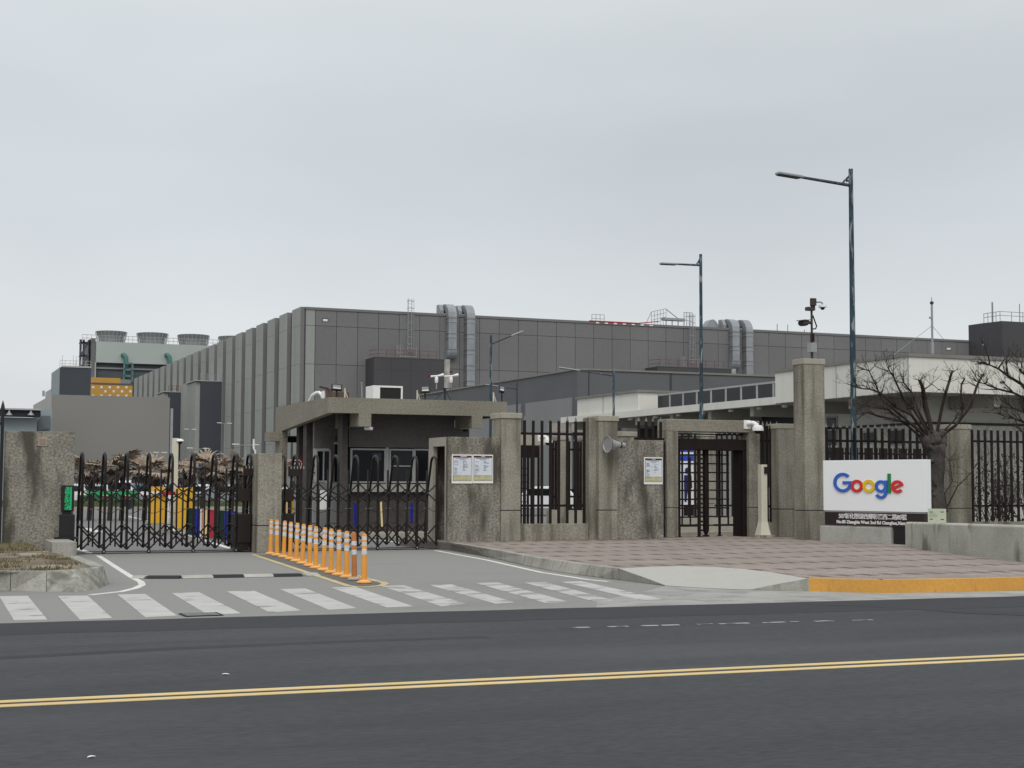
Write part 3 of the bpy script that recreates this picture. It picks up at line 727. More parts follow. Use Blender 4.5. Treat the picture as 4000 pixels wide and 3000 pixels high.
# ---------------------------------------------------------------- turnstile portal
PY = 34.9
t = thing('turnstile_portal', 'square concrete portal framing the brown full-height turnstile', 'portal', (V(2780, 2000, PY).x, PY, PZ))
ax0, ax1 = V(2606, 2000, PY).x, V(2650, 2000, PY).x
bx0, bx1 = V(2928, 2000, PY).x, V(2970, 2000, PY).x
ptop = cz(2610, 1636, PY); pin = cz(2650, 1685, PY)
for (a, b, side) in ((ax0, ax1, 0), (bx0, bx1, 1)):
    MB().box(a, b, PY, PY + .55, PZ, PZ + .78).build('base_block', pier_c, t, bevel=.01)
    MB().box(a + .01, b - .01, PY + .01, PY + .54, PZ + .78, PZ + .80).build('joint', joint_d, t)
    MB().box(a, b, PY, PY + .55, PZ + .80, pin).build('post', pier_c, t, bevel=.01)
MB().box(ax0, bx1, PY, PY + .55, pin, ptop).build('lintel', roof_c, t, bevel=.02)
# turnstile
TY0 = PY + .18
def tz(px, py): return cz(px, py, TY0)
def txx(px): return V(px, 1900, TY0).x
t = thing('turnstile', 'dark brown full-height turnstile with comb arms inside the concrete portal', 'turnstile', (txx(2780), TY0, PZ))
hd = MB().box(txx(2651), txx(2927), TY0 - .05, TY0 + .75, tz(2700, 1757), tz(2700, 1714)).build('header_beam', dkmetal, t, bevel=.01)
MB().box(txx(2655), txx(2920), TY0 + .1, TY0 + .14, tz(2700, 1697), tz(2700, 1692)).build('top_rail', dkmetal, t)
def post(x, w=.055, z0=PZ, z1=None, y=TY0, name='post'):
    MB().box(x - w / 2, x + w / 2, y, y + w, z0, z1).build(name, dkmetal, t)
zt1 = tz(2700, 1757)
for px, y in ((2655, TY0), (2733, TY0), (2812, TY0 + .6), (2893, TY0 + .05)):
    post(V(px, 1900, y).x, .07 if px == 2733 else .055, PZ, zt1, y)
    xx = V(px, 1900, y).x
    MB().box(xx - .06, xx + .06, y - .02, y + .09, PZ, PZ + .02).build('foot_plate', dkmetal, t)
for px in (2666, 2698):
    MB().box(txx(px) - .018, txx(px) + .018, TY0 + .01, TY0 + .04, tz(px, 2052), tz(px, 1788)).build('cage_bar', dkmetal, t)
k = 0
y0r, dyr = 1777, 34.7
for i in range(9):
    yy = y0r + i * dyr
    z = tz(2700, yy)
    MB().box(txx(2655), txx(2733), TY0 - .001, TY0 + .03, z - .022, z + .022).build('cage_rung', dkmetal, t)
    # comb fingers left of the rotor
    z2 = tz(2745, 1792 + i * 35)
    MB().tube([(txx(2737), TY0 + .03, z2), (txx(2750), TY0 + .03, z2)], .026, 8).build('comb_finger', dkmetal, t)
# rotor
rx_, ry_ = txx(2775), TY0 + .25
MB().lathe([(.10, PZ), (.10, PZ + .03), (.04, PZ + .06), (.085, PZ + .16), (.085, zt1)], (rx_, ry_, 0), 14).build('rotor_post', dkmetal, t, smooth=True)
for i in range(9):
    z = tz(2775, 1776 + i * 34.6)
    MB().tube([(rx_, ry_, z), (txx(2738), ry_ + .05, z)], .019, 6).build('rotor_arm', dkmetal, t)
    MB().tube([(rx_, ry_, z), (txx(2868), ry_ + .02, z - .005)], .019, 6).build('rotor_arm', dkmetal, t)
    if i < 9: MB().tube([(rx_, ry_, z), (rx_ + .12, ry_ + .75, z)], .019, 6).build('rotor_arm', dkmetal, t)
for px in (2845, 2876, 2885):
    MB().box(V(px, 1900, TY0 + .5).x - .02, V(px, 1900, TY0 + .5).x + .02, TY0 + .5, TY0 + .53, tz(px, 2052), zt1).build('cage_bar', dkmetal, t)
MB().box(txx(2812), txx(2893), TY0 + .3, TY0 + .34, tz(2850, 2056), tz(2850, 2048)).build('bottom_rail', dkmetal, t)
MB().box(txx(2655), txx(2733), TY0 + .002, TY0 + .04, tz(2700, 2056), tz(2700, 2048)).build('bottom_rail', dkmetal, t)
MB().box(txx(2899), txx(2926), TY0 - .04, TY0 + .5, PZ, zt1).build('control_cabinet', dkmetal, t, bevel=.008)
MB().box(txx(2905), txx(2915), TY0 - .055, TY0 - .041, tz(2910, 1920), tz(2910, 1890)).build('card_reader', blackm, t)
MB().box(txx(2913), txx(2924), TY0 - .052, TY0 - .041, tz(2918, 1880), tz(2918, 1792)).build('cabinet_door', M('cabinet_door', (.045, .028, .024), rough=.4), t)
# black strip puts in the shade of the gap between wall and portal
MB().box(V(2592, 2000, PY).x, V(2604, 2000, PY).x, PY + .1, PY + .2, PZ, w2top).build('gap_shade', blackm)
tag(bpy.data.objects['gap_shade'], 'black strip put in for the shade of the gap between the notice wall and the portal', 'post')

# ---------------------------------------------------------------- notices
def notice(label, pa, pb, Y, kind):
    a, b = V(*pa, Y), V(*pb, Y)
    x0, x1, z1, z0 = a.x, b.x, a.z, b.z
    t = thing('notice_board', label, 'notice', ((x0 + x1) / 2, Y - .03, z0), group='notices on the concrete walls')
    w = x1 - x0; h = z1 - z0
    MB().box(x0, x1, Y - .028, Y - .002, z0, z1).build('backing', white_m, t)
    fx0, fx1, fz0, fz1 = x0 + .05 * w, x1 - .04 * w, z0 + .085 * h, z1 - .04 * h
    MB().box(fx0, fx1, Y - .0305, Y - .0285, fz0, fz1).build('frame', ink2, t)
    px0, px1, pz0, pz1 = fx0 + .02 * w, fx1 - .02 * w, fz0 + .012 * h, fz1 - .07 * h
    MB().box(fx0, fx1, Y - .033, Y - .031, fz1 - .055 * h, fz1).build('header', maroon, t)
    MB().box(px0, px1, Y - .033, Y - .031, pz0, pz1).build('sheet', paperw, t)
    MB().box(px0, px1, Y - .0345, Y - .0335, pz0, pz0 + .19 * h).build('footer', papery, t)
    rnd = random.Random(kind); m_ = ink if kind == 1 else ink2
    mb = MB()
    def ln(u0, u1, v, th): mb.box(px0 + u0 * (px1 - px0), px0 + u1 * (px1 - px0), Y - .0352, Y - .0342, pz0 + v * (pz1 - pz0) - th / 2 * h, pz0 + v * (pz1 - pz0) + th / 2 * h)
    ln(.1, .85, .97, .018); ln(.32, .68, .915, .014)
    v = .86
    while v > .25:
        if rnd.random() < .85:
            a_ = rnd.uniform(.02, .06); ln(a_, a_ + rnd.uniform(.12, .26), v, rnd.choice((.008, .014)))
        if rnd.random() < .5: ln(.38, .43, v, .007)
        if v > .42 and rnd.random() < .85:
            a_ = .53; ln(a_, a_ + rnd.uniform(.05, .32), v, rnd.choice((.008, .015)))
        v -= rnd.uniform(.028, .05)
    ln(.02, .4, .2, .012); ln(.55, .9, .2, .01); ln(.05, .35, .15, .006); ln(.55, .8, .12, .006); ln(.1, .9, .05, .006)
    mb.build('printed_lines', m_, t)
    mb = MB(); mb.box(x0 + .42 * w, x0 + .6 * w if kind != 1 else x0 + .72 * w, Y - .0345, Y - .0335, fz1 - .038 * h, fz1 - .018 * h); mb.build('header_title', lw, t)
notice('left of two white framed notices with maroon header and pale grey print', (1764, 1775), (1843, 1888.5), WY, 1)
notice('right of two white framed notices with maroon header and darker print', (1845, 1775.5), (1924, 1888), WY, 2)
notice('single white framed notice on the wall left of the turnstile', (2514.5, 1786), (2586.5, 1892), WY + .06, 3)

# ---------------------------------------------------------------- horn loudspeaker
hp = V(2366, 1735, WY - .25)
ht = thing('horn_loudspeaker', 'grey horn loudspeaker fixed to the second capped pier', 'loudspeaker', hp)
axd = Vector((.54, .06, -.012)).normalized()
qm = Matrix.Translation(V(2374, 1736, WY - .38)) @ axd.to_track_quat('Z', 'Y').to_matrix().to_4x4()
prof = [(.215, 0), (.222, .008), (.215, .02), (.165, .08), (.125, .16), (.098, .25), (.082, .33), (.078, .36)]
MB().lathe(prof[1:], (0, 0, 0), 28, qm).build('horn', hornm, ht, smooth=True)
# recessed mouth
mb = MB(); n = 28; o_ = 0; vs = []
pr = [(.222, .008), (.205, -.002), (.195, .012), (.12, .12), (.05, .18)]
for r_, z_ in pr:
    for k in range(n):
        a = 2 * math.pi * k / n; vs.append(qm @ Vector((r_ * math.cos(a), r_ * math.sin(a), z_ - .012)))
fs = [(i * n + k, i * n + (k + 1) % n, (i + 1) * n + (k + 1) % n, (i + 1) * n + k) for i in range(len(pr) - 1) for k in range(n)] + [tuple(4 * n + k for k in range(n))]
mb.add(vs, fs).build('mouth', hornm, ht, smooth=True)
MB().lathe([(.225, -.004), (.228, .006), (.222, .016)], (0, 0, 0), 28, qm).build('rim', blackm, ht)
ob_ = bpy.data.objects['rim']
# ring only: rebuild as torus-like band
me = ob_.data; bm = bmesh.new(); bm.from_mesh(me); bm.faces.ensure_lookup_table()
bmesh.ops.delete(bm, geom=[f for f in bm.faces if len(f.verts) > 4], context='FACES'); bm.to_mesh(me); bm.free()
MB().lathe([(.0, -.0), (.03, .005), (.035, .03), (.02, .07), (.02, .18)], (0, 0, 0), 14, qm).build('centre_plug', hornm, ht, smooth=True)
MB().lathe([(.086, .36), (.086, .39), (.060, .395), (.060, .40)], (0, 0, 0), 18, qm).build('collar', blackm, ht)
MB().lathe([(.062, .40), (.066, .45), (.064, .50), (.05, .52)], (0, 0, 0), 18, qm).build('driver', hornm, ht, smooth=True)
c1 = qm @ Vector((0, 0, .3)); c2 = Vector((c1.x + .02, WY - .045, c1.z - .12))
MB().tube([c1 + Vector((0, 0, -.08)), c1 + Vector((0, .05, -.15)), c2], .012, 6).tube([c1 + Vector((.12, 0, -.05)), c1 + Vector((.15, .05, -.17)), c1 + Vector((.05, .1, -.19)), c2], .008, 6).build('bracket', greym, ht)

# ---------------------------------------------------------------- dome cameras
def dome_cam(label, p, s, plate=True, ang=0.0):
    t = thing('dome_camera', label, 'security camera', p, group='white dome security cameras')
    p = Vector(p)
    if plate:
        MB().box(p.x - .13 * s, p.x + .03 * s, p.y + .02, p.y + .05, p.z + .02 * s, p.z + .20 * s).build('wall_plate', white_m, t, bevel=.006)
        MB().tube([(p.x - .04 * s, p.y + .03, p.z + .13 * s), (p.x, p.y - .12 * s, p.z + .14 * s), (p.x + .06 * s, p.y - .2 * s, p.z + .08 * s)], .045 * s, 10).build('arm', white_m, t, smooth=True)
        q = p + Vector((.06 * s, -.2 * s, 0))
    else: q = p
    MB().lathe([(.06 * s, .09 * s), (.10 * s, .07 * s), (.115 * s, .03 * s), (.115 * s, -.02 * s)][::-1], q, 18).build('housing', white_m, t, smooth=True)
    MB().lathe([(.001, -.085 * s), (.04 * s, -.08 * s), (.065 * s, -.055 * s), (.075 * s, -.021 * s)], q, 16).build('dome', blackm, t, smooth=True)
dome_cam('white dome camera on the top right corner of the turnstile portal', V(2930, 1680, PY - .05), 1.35)
dome_cam('white dome camera on the inner pier behind the first spear fence', V(2120, 1727, IY - .05), 1.2)
# ---------------------------------------------------------------- cream reader post
YP = 34.2
qx0, qx1 = V(2968, 2000, YP).x, V(2991, 2000, YP).x
t = thing('reader_post', 'cream steel post with flared foot and black reader right of the portal', 'reader post', ((qx0 + qx1) / 2, YP, PZ))
zb_, zm_, ztp = cz(2980, 2090, YP), cz(2980, 2040, YP), cz(2980, 1815, YP)
cxp = (qx0 + qx1) / 2; hw = (qx1 - qx0) / 2
mb = MB(); lv = [(zb_, 1.75), (zb_ + .06, 1.6), (zm_, 1.05), (zm_ + .05, 1.0), (ztp, 1.0)]
vs = []
for z, k in lv:
    vs += [(cxp - hw * k, YP - .09 * k, z), (cxp + hw * k, YP - .09 * k, z), (cxp + hw * k, YP + .09 * k, z), (cxp - hw * k, YP + .09 * k, z)]
fs = [(0, 3, 2, 1), tuple(range(16, 20))] + [(4 * i + k, 4 * i + (k + 1) % 4, 4 * i + 4 + (k + 1) % 4, 4 * i + 4 + k) for i in range(4) for k in range(4)]
mb.add(vs, fs).build('housing', cream_m, t, bevel=.006)
MB().box(cxp - hw * .1, cxp + hw * 1.02, YP - .13, YP - .091, cz(2985, 1850, YP), cz(2985, 1824, YP)).build('reader', blackm, t)
MB().lathe([(.30, PZ), (.29, zb_ - .005), (.2, zb_)], (cxp + .05, YP, 0), 16).build('concrete_foot', pier_c, t)

# ---------------------------------------------------------------- main sign
SL = Vector((21.63, 31.63, 0)); SR = Vector((22.59, 28.85, 0))
sdir_ = (SR - SL).normalized(); srz = math.atan2(sdir_.y, sdir_.x); SWID = (SR - SL).length
t = thing('company_sign', 'white sign with multicoloured lettering over a brown address strip, in front of the tall pier', 'sign', (SL.x, SL.y, PZ), srz)
sz0, sz1 = .962 - PZ, 2.22 - PZ
# local frame: x along sign to the right, -y toward the viewer
MB().box(0, SWID, 0, .28, sz0, sz1).build('white_panel', signw, t, local=True, bevel=.008)
MB().box(.03, SWID - .03, .02, .26, sz0 - .035, sz0).build('trim', signgrey, t, local=True)
MB().box(.02, SWID - .04, .03, .25, .60 - PZ, sz0 - .035).build('address_panel', signbrown, t, local=True)
MB().box(-.10, SWID - .95, -.03, .30, -.10, .575 - PZ).build('plinth', lightc, t, local=True, bevel=.02)
MB().box(SWID - .9, SWID - .2, .05, .2, -.05, .60 - PZ).build('rear_foot', blackm, t, local=True)
# letters (units: crop px -> metres)
U = SWID / 818.0
def sxy(u, v): return ((u - 632) * U, sz1 - (v - 400) * (sz1 - sz0) / 402.0)
def arc_poly(cx, cy, ro, ri, a0, a1, n=40):
    P = []
    for i in range(n + 1):
        a = R(a0 + (a1 - a0) * i / n); P.append((cx + ro * math.cos(a), cy + ro * math.sin(a)))
    for i in range(n, -1, -1):
        a = R(a0 + (a1 - a0) * i / n); P.append((cx + ri * math.cos(a), cy + ri * math.sin(a)))
    return P
def strip_mb(mb, P, y0, y1):
    # P: outer then inner list -> quads
    n = len(P) // 2; out = P[:n]; inn = P[n:][::-1]
    o = len(mb.v)
    vs = []
    for (a, b) in zip(out, inn):
        vs += [(a[0], y0, a[1]), (b[0], y0, b[1]), (a[0], y1, a[1]), (b[0], y1, b[1])]
    fs = []
    for i in range(n - 1):
        a = 4 * i; b = a + 4
        fs += [(a, a + 1, b + 1, b), (a, b, b + 2, a + 2), (a + 1, a + 3, b + 3, b + 1)]
    fs += [(0, 2, 3, 1), (4 * n - 4, 4 * n - 3, 4 * n - 1, 4 * n - 2)]
    mb.add(vs, fs)
KX = U; KZ = (sz1 - sz0) / 402.0
def ring(mb, cu_, cv_, ro, ri, a0, a1):
    P = arc_poly(0, 0, ro, ri, a0, a1)
    c = sxy(cu_, cv_)
    strip_mb(mb, [(c[0] + x * KX, c[1] + z * KZ) for x, z in P], -.03, -.002)
def poly(mb, pts, y0=-.0302, y1=-.002):
    mb.prism([sxy(u, v) for u, v in pts], 'y', y0, y1)
mb = MB(); ring(mb, 801, 577, 78, 54, 46, 352); poly(mb, [(801, 566), (878, 566), (878, 590), (801, 590)]); mb.build('letter', gb, t, local=True, label='large blue capital G')
mb = MB(); ring(mb, 917, 605, 51, 27, 0, 360); mb.build('letter', gr, t, local=True, label='red letter o')
mb = MB(); ring(mb, 1016, 605, 51, 27, 0, 360); mb.build('letter', gy, t, local=True, label='yellow letter o')
mb = MB(); ring(mb, 1113, 607, 49, 26, 0, 360); poly(mb, [(1139, 560), (1162, 560), (1162, 655), (1139, 655)], -.0306); ring(mb, 1113, 655, 49, 26, -155, 0); mb.build('letter', gb, t, local=True, label='small blue letter g')
mb = MB(); poly(mb, [(1167, 507), (1191, 507), (1191, 658), (1167, 658)]); mb.build('letter', gg, t, local=True, label='green letter l')
mb = MB(); ring(mb, 1242, 608, 50, 27, 25, 322); poly(mb, [(1204, 612), (1284, 578), (1291, 597), (1214, 630)], -.0306); mb.build('letter', gr, t, local=True, label='red letter e')
mtx = Matrix.Translation((SWID * .487, .022, .60 - PZ + .225)) @ Matrix.Rotation(R(90), 4, 'X')
text_mb('507彰化縣線西鄉彰濱西二路85號', .148, .012, mtx, spacing=.86, bold=.002).build('chinese_address', lw, t, local=True)
mtx = Matrix.Translation((SWID * .487 - .02, .022, .60 - PZ + .085)) @ Matrix.Rotation(R(90), 4, 'X')
text_mb('No.85 Zhangbin West 2nd Rd Changhua,Xianxi', .108, .012, mtx, spacing=.99, bold=.0035).build('english_address', lw, t, local=True)

# ground flood and its block under the sign, low barrier, small plate
t = thing('ground_floodlight', 'black floodlight standing under the right end of the sign', 'floodlight', G(3505, 2112, PZ))
p = G(3505, 2112, PZ)
MB().obox((p.x, p.y, PZ + .33), (.26, .09, .30), srz).build('housing', blackm, t, bevel=.01)
MB().obox((p.x - .04, p.y - .05, PZ + .12), (.05, .05, .16), srz).build('bracket', greym, t)
t2 = MB().obox((p.x, p.y - .05, PZ + .06), (.42, .34, .13), srz).build('concrete_block', lightc, bevel=.012)
tag(t2, 'small concrete block under the black ground floodlight', 'block')
BL = Vector((21.28, 27.9, 0)); BR = Vector((19.3, 21.8, 0))
bd = (BL - BR).normalized(); bn = Vector((bd.y, -bd.x, 0))
t2 = MB()
n = 14; vs = []
for i in range(n + 1):
    p = BL.lerp(BR, i / n); zt2 = .77 + .10 * i / n
    rr = .05 if 0 < i < n else .0
    vs += [(p.x, p.y, PZ), (p.x, p.y, zt2 - .03), (p.x + bn.x * .04, p.y + bn.y * .04, zt2), (p.x + bn.x * .24, p.y + bn.y * .24, zt2), (p.x + bn.x * .27, p.y + bn.y * .27, zt2 - .03), (p.x + bn.x * .27, p.y + bn.y * .27, PZ)]
fs = [(6 * i + k, 6 * i + k + 1, 6 * i + k + 7, 6 * i + k + 6) for i in range(n) for k in range(5)] + [tuple(range(6)), tuple(6 * n + k for k in range(6))]
o = t2.add(vs, fs).build('low_barrier_wall', barrier_c, bevel=.02); tag(o, 'low mossy concrete barrier wall on the pavers right of the sign', 'wall')
pp = V(3660, 2010, 27.9)
t = thing('information_plate', 'small pale green information plate behind the low barrier, under the tree', 'sign', (pp.x, pp.y, PZ), srz)
hx = .235
MB().box(-hx, hx, -.01, .01, cz(3660, 2052, 27.9) - PZ, cz(3660, 1987, 27.9) - PZ).build('plate', M('pale_green_plate', (.55, .60, .45), rough=.5), t, local=True)
zz = cz(3660, 1987, 27.9) - PZ
mb = MB()
for (u0, u1, v, th) in ((-.19, -.1, .07, .018), (.1, .19, .065, .018), (-.2, -.02, .12, .005), (-.2, .03, .155, .005), (-.2, 0, .19, .005), (-.19, -.1, .235, .018), (.1, .19, .235, .018)):
    mb.box(u0, u1, -.0125, -.0105, zz - v - th, zz - v)
mb.build('printed_lines', ink2, t, local=True)
MB().box(-hx + .02, -hx + .05, .012, .04, -.05, zz - .02).build('stake', greym, t, local=True); MB().box(hx - .05, hx - .02, .012, .04, -.05, zz - .02).build('stake', greym, t, local=True)

# ---------------------------------------------------------------- camera mast on the tall pier
MY = TPY + .26
def mp(px, py, Y=MY): return V(px, py, Y)
bs = mp(3172, 1401)
t = thing('camera_mast', 'dark mast of cameras standing on top of the tallest pier', 'camera mast', (bs.x, MY, tptop))
def mbox(px0, px1, py0, py1, d, name, mat, dy=0, bevel=.008):
    a, b = V(px0, py0, MY + dy), V(px1, py1, MY + dy); return MB().box(a.x, b.x, MY + dy - d / 2, MY + dy + d / 2, b.z, a.z).build(name, mat, t, bevel=bevel)
pm = M('mast_brown', (.05, .035, .035), var=.2, scale=5, rough=.6)
MB().tube([(bs.x, MY, tptop), (bs.x, MY, mp(3172, 1345).z)], .035, 10).build('lower_pole', pm, t)
MB().tube([(bs.x, MY, mp(3172, 1345).z), (bs.x, MY, mp(3172, 1165).z)], .03, 10).build('pole', pm, t)
mbox(3161, 3183, 1340, 1377, .2, 'wrapped_box', greym)
mbox(3168, 3178, 1303, 1335, .1, 'cable_clamp', dkmetal)
mbox(3168, 3185, 1165, 1195, .12, 'junction_box', pm, -.06)
mbox(3150, 3170, 1199, 1214, .15, 'junction_box', pm, -.02)
mbox(3170, 3180, 1195, 1214, .12, 'bracket', pm, -.02)
MB().tube([mp(3184, 1180), mp(3206, 1180), mp(3212, 1184), mp(3213, 1191)], .022, 10).build('arm', greym, t, smooth=True)
c_ = mp(3213, 1197)
MB().lathe([(.09, -.03), (.11, -.025), (.105, .03), (.06, .045)], c_, 18).build('dome_housing', white_m, t, smooth=True)
MB().lathe([(.001, -.095), (.035, -.085), (.055, -.06), (.062, -.031)], c_, 14).build('dome', blackm, t, smooth=True)
a_, b_ = mp(3128, 1262, MY - .25), mp(3163, 1262, MY)
MB().tube([mp(3127, 1262, MY - .28), mp(3130, 1262, MY - .26), mp(3148, 1260, MY - .12), mp(3157, 1259, MY - .05), mp(3168, 1262, MY)], [.075, .085, .085, .05, .03], 12).build('bullet_camera', pm, t, smooth=True)
MB().beam(mp(3125, 1252, MY - .32), mp(3158, 1250, MY - .04), .2, .02).build('sun_shield', pm, t)
MB().lathe([(.06, 0), (.06, .01)], (0, 0, 0), 12, Matrix.Translation(mp(3127, 1262, MY - .285)) @ (mp(3127, 1262, MY - .28) - mp(3148, 1260, MY - .12)).normalized().to_track_quat('Z', 'Y').to_matrix().to_4x4()).build('lens', blackm, t)
MB().tube([mp(3175, 1232), mp(3184, 1258), mp(3190, 1274), mp(3186, 1284), mp(3176, 1285)], .018, 8).build('cable', blackm, t, smooth=True)

# ---------------------------------------------------------------- accordion gates
GN, GF = 34.16, 35.0
def arch_pts(x, s=1.0):
    P = [(x, GN, .10), (x, GN, 1.95)]
    P[1] = (x, GN, 1.88)
    cyc = GN + .22
    for i in range(9):
        a = math.pi * i / 8
        P.append((x, cyc - .22 * math.cos(a), 2.04 + .215 * math.sin(a)))
    P += [(x, GN + .50, 1.88), (x, GF - .08, 1.15), (x, GF, .10)]
    return P
def bars(pts, name, t, w=.028, mat=gatem):
    MB().beam(pts[0], pts[1], w, .02, up=(0, 1, 0)).build(name, mat, t)
def acc_gate(label, archX, head, rail_x, group='brown accordion driveway gates'):
    t = thing('accordion_gate', label, 'gate', (archX[0], GN, 0), group=group)
    pa = None
    for i, x in enumerate(archX):
        if pa is None:
            pa = MB().tube(arch_pts(x), .030, 10).build('arch_frame', gatem, t, smooth=True); x0 = x
        else: inst(pa, t, (x - x0, 0, 0))
    xm = []
    for i in range(len(archX) - 1):
        a, b = archX[i], archX[i + 1]; m = (a + b) / 2
        if b - a < .25: continue
        for Yp in (GN - .035, GF + .02):
            hi = (1.60, 1.14) if Yp < GF else (1.45, 1.14)
            bars([(a, Yp, hi[0]), (b, Yp, hi[1])], 'cross_bar', t); bars([(a, Yp - .022, hi[1]), (b, Yp - .022, hi[0])], 'cross_bar', t)
            bars([(a, Yp, .63), (b, Yp, .10)], 'cross_bar', t, .034); bars([(a, Yp - .022, .10), (b, Yp - .022, .63)], 'cross_bar', t, .034)
        MB().box(m - .018, m + .018, GN + .0, GN + .036, .16, 1.92).build('mid_post', gatem, t)
        MB().box(m - .018, m + .018, GF - .05, GF - .014, .16, 1.45).build('mid_post', gatem, t)
        for z in (1.37, .365):
            MB().lathe([(.017, -.01), (.017, .01)], (0, 0, 0), 8, Matrix.Translation((m, GN - .075, z)) @ Matrix.Rotation(R(90), 4, 'X')).build('rivet', polegrey, t)
        MB().beam((a, GN - .03, 1.62), (a, GN + .45, 1.45), .02, .02).build('spacer', gatem, t)
        MB().beam((a, GN - .03, .64), (a, GF + .02, .64), .025, .02).build('spacer', gatem, t)
        MB().beam((m - .06, GN - .02, 1.0), (m + .16, GN + .2, 1.0), .018, .012).build('cable_hook', greym, t)
        cp = [(m + .1 + (b - a) * k / 8, GN + .2, 1.0 - .10 * math.sin(math.pi * k / 8)) for k in range(9)]
        MB().tube(cp, .007, 5).build('cable', blackm, t)
    for i, x in enumerate(archX):
        if i % 2 == 1:
            MB().lathe([(.045, -.02), (.045, .02)], (0, 0, 0), 12, Matrix.Translation((x, GN - .01, .055)) @ Matrix.Rotation(R(90), 4, 'X')).build('wheel', blackm, t)
            MB().lathe([(.02, -.025), (.02, .025)], (0, 0, 0), 10, Matrix.Translation((x, GN - .012, .055)) @ Matrix.Rotation(R(90), 4, 'X')).build('wheel_hub', greym, t)
    MB().box(rail_x[0], rail_x[1], GN - .05, GN - .02, .006, .022).build('floor_track', dkmetal, t)
    MB().box(rail_x[0], rail_x[1], GF - .0, GF + .03, .006, .022).build('floor_track', dkmetal, t)
    # drive head
    hx0, hx1 = head
    gh = M('gate_head', (.022, .015, .013), var=.15, rough=.6, spec=.25) if 'gate_head' not in MATS else MATS['gate_head']
    MB().box(hx0, hx1, GN - .12, GF + .05, .22, .88).build('motor_cabinet', gh, t, bevel=.01)
    MB().box(hx0 + .03, hx1 - .03, GN - .09, GF, .04, .22).build('motor_base', gatem, t)
    MB().box(hx0 + .04, hx1 - .02, GN - .1, GN + .15, 1.18, 1.46).build('control_box', gh, t, bevel=.006)
    MB().box(hx0 + .12, hx1 + .12, GN - .1, GN + .0, 1.76, 2.0).build('header_plate', gh, t, bevel=.006)
    mb = MB()
    for k in range(5): mb.box(hx0 + .16 + k * .075, hx0 + .18 + k * .075, GN - .104, GN - .1, 1.93, 1.99)
    mb.build('header_studs', greym, t)
    return t
ax = lambda px: V(px, 1772, GN + .12).x
lX = [ax(p) for p in (323, 411, 498, 585, 672, 757, 841, 923, 977, 993)]
acc_gate('left brown accordion gate, between the LED post and the centre pier', lX, (V(925, 2080, GN).x, V(975, 2080, GN).x), (V(285, 2160, GN).x, V(1000, 2160, GN).x))
rX = [ax(p) for p in (1110, 1158, 1238, 1317, 1395, 1472, 1549, 1625, 1700)]
acc_gate('right brown accordion gate, running into the slot of the two-notice wall', rX, (V(1102, 2080, GN).x, V(1145, 2080, GN).x), (V(1100, 2160, GN).x, cx0 + .6))
# bumper row of tubes at the left post
# LED post
LY = 33.7
a0, a1 = V(242, 1896, LY), V(289, 1996, LY)
t = thing('led_post', 'black gate post with a green lit display, on the left wall', 'gate post', (a0.x, LY, 0))
MB().box(a0.x, a1.x + .0, LY, LY + .18, a1.z, a0.z).build('display_box', blackm, t, bevel=.008)
b0, b1 = V(235, 2010, LY), V(289, 2152, LY)
MB().box(b0.x, b1.x, LY - .03, LY + .3, .0, b0.z).build('cabinet', blackm, t, bevel=.01)
MB().box(b0.x - .1, b1.x + .08, LY - .1, LY + .35, .36, .40).build('base_plate', blackm, t)
MB().box(a0.x + .05, a1.x - .05, LY + .05, LY + .12, b0.z, a1.z).build('neck', blackm, t)
mb = MB(); rnd = random.Random(3)
l0, l1 = V(254, 1902, LY), V(279, 1992, LY)
nr, nc = 26, 8
for i in range(nr):
    for j in range(nc):
        if rnd.random() < .33 and j < nc - 2: continue
        x = l0.x + (j + .2) * (l1.x - l0.x) / nc; z = l0.z - (i + .8) * (l0.z - l1.z) / nr
        mb.box(x, x + .62 * (l1.x - l0.x) / nc, LY - .004, LY - .001, z, z + .6 * (l0.z - l1.z) / nr)
mb.build('led_display', ledg, t)

# ---------------------------------------------------------------- delineator bollards
BP = [(345, 1142), (402, 1155), (460, 1170), (515, 1188), (568, 1205), (622, 1225), (683, 1245), (738, 1265), (805, 1283), (870, 1305), (936, 1325), (1005, 1345), (1072, 1365), (1155, 1392)]
HB = .78
LAB = ['orange bollard farthest from the road, right at the foot of the centre pier', 'second orange bollard out from the centre pier', 'third orange bollard out from the centre pier', 'fourth orange bollard out from the centre pier',
       'fifth orange bollard out from the centre pier', 'sixth orange bollard out from the centre pier', 'seventh orange bollard out from the centre pier', 'eighth orange bollard out from the centre pier',
       'sixth orange bollard in from the crosswalk end of the row', 'fifth orange bollard in from the crosswalk end of the row', 'fourth orange bollard in from the crosswalk end of the row', 'third bollard in from the crosswalk end, still bright orange',
       'faded brown bollard, last but one at the crosswalk end', 'orange bollard nearest the crosswalk, with torn reflective bands']
def make_bollard(mat, bmat, first):
    t = thing('bollard', '', 'bollard', (0, 0, 0), group='orange reflective bollards on the island')
    MB().lathe([(.12, .0), (.12, .022), (.085, .035), (.052, .05)], (0, 0, .008), 18).build('base', bmat, t, local=True, smooth=True)
    MB().lathe([(.048, .05), (.042, .3), (.040, HB - .03), (.034, HB - .005), (.02, HB)], (0, 0, .006), 16).build('post', mat, t, local=True, smooth=True)
    for z0, z1_ in ((.455, .545), (.595, .655), (.69, .745)) if not first else ((.42, .50), (.57, .64)):
        MB().lathe([(.0435, z0), (.0425, z1_)], (0, 0, 0), 16).build('reflective_band', refl, t, local=True, smooth=True)
    MB().lathe([(.014, .0), (.014, .02)], (.085, -.03, .03), 8).build('bolt', rubber, t, local=True)
    return t
pb0 = make_bollard(bollo, bollbase, False); pb1 = make_bollard(bollb, basegrey, True)
first = True
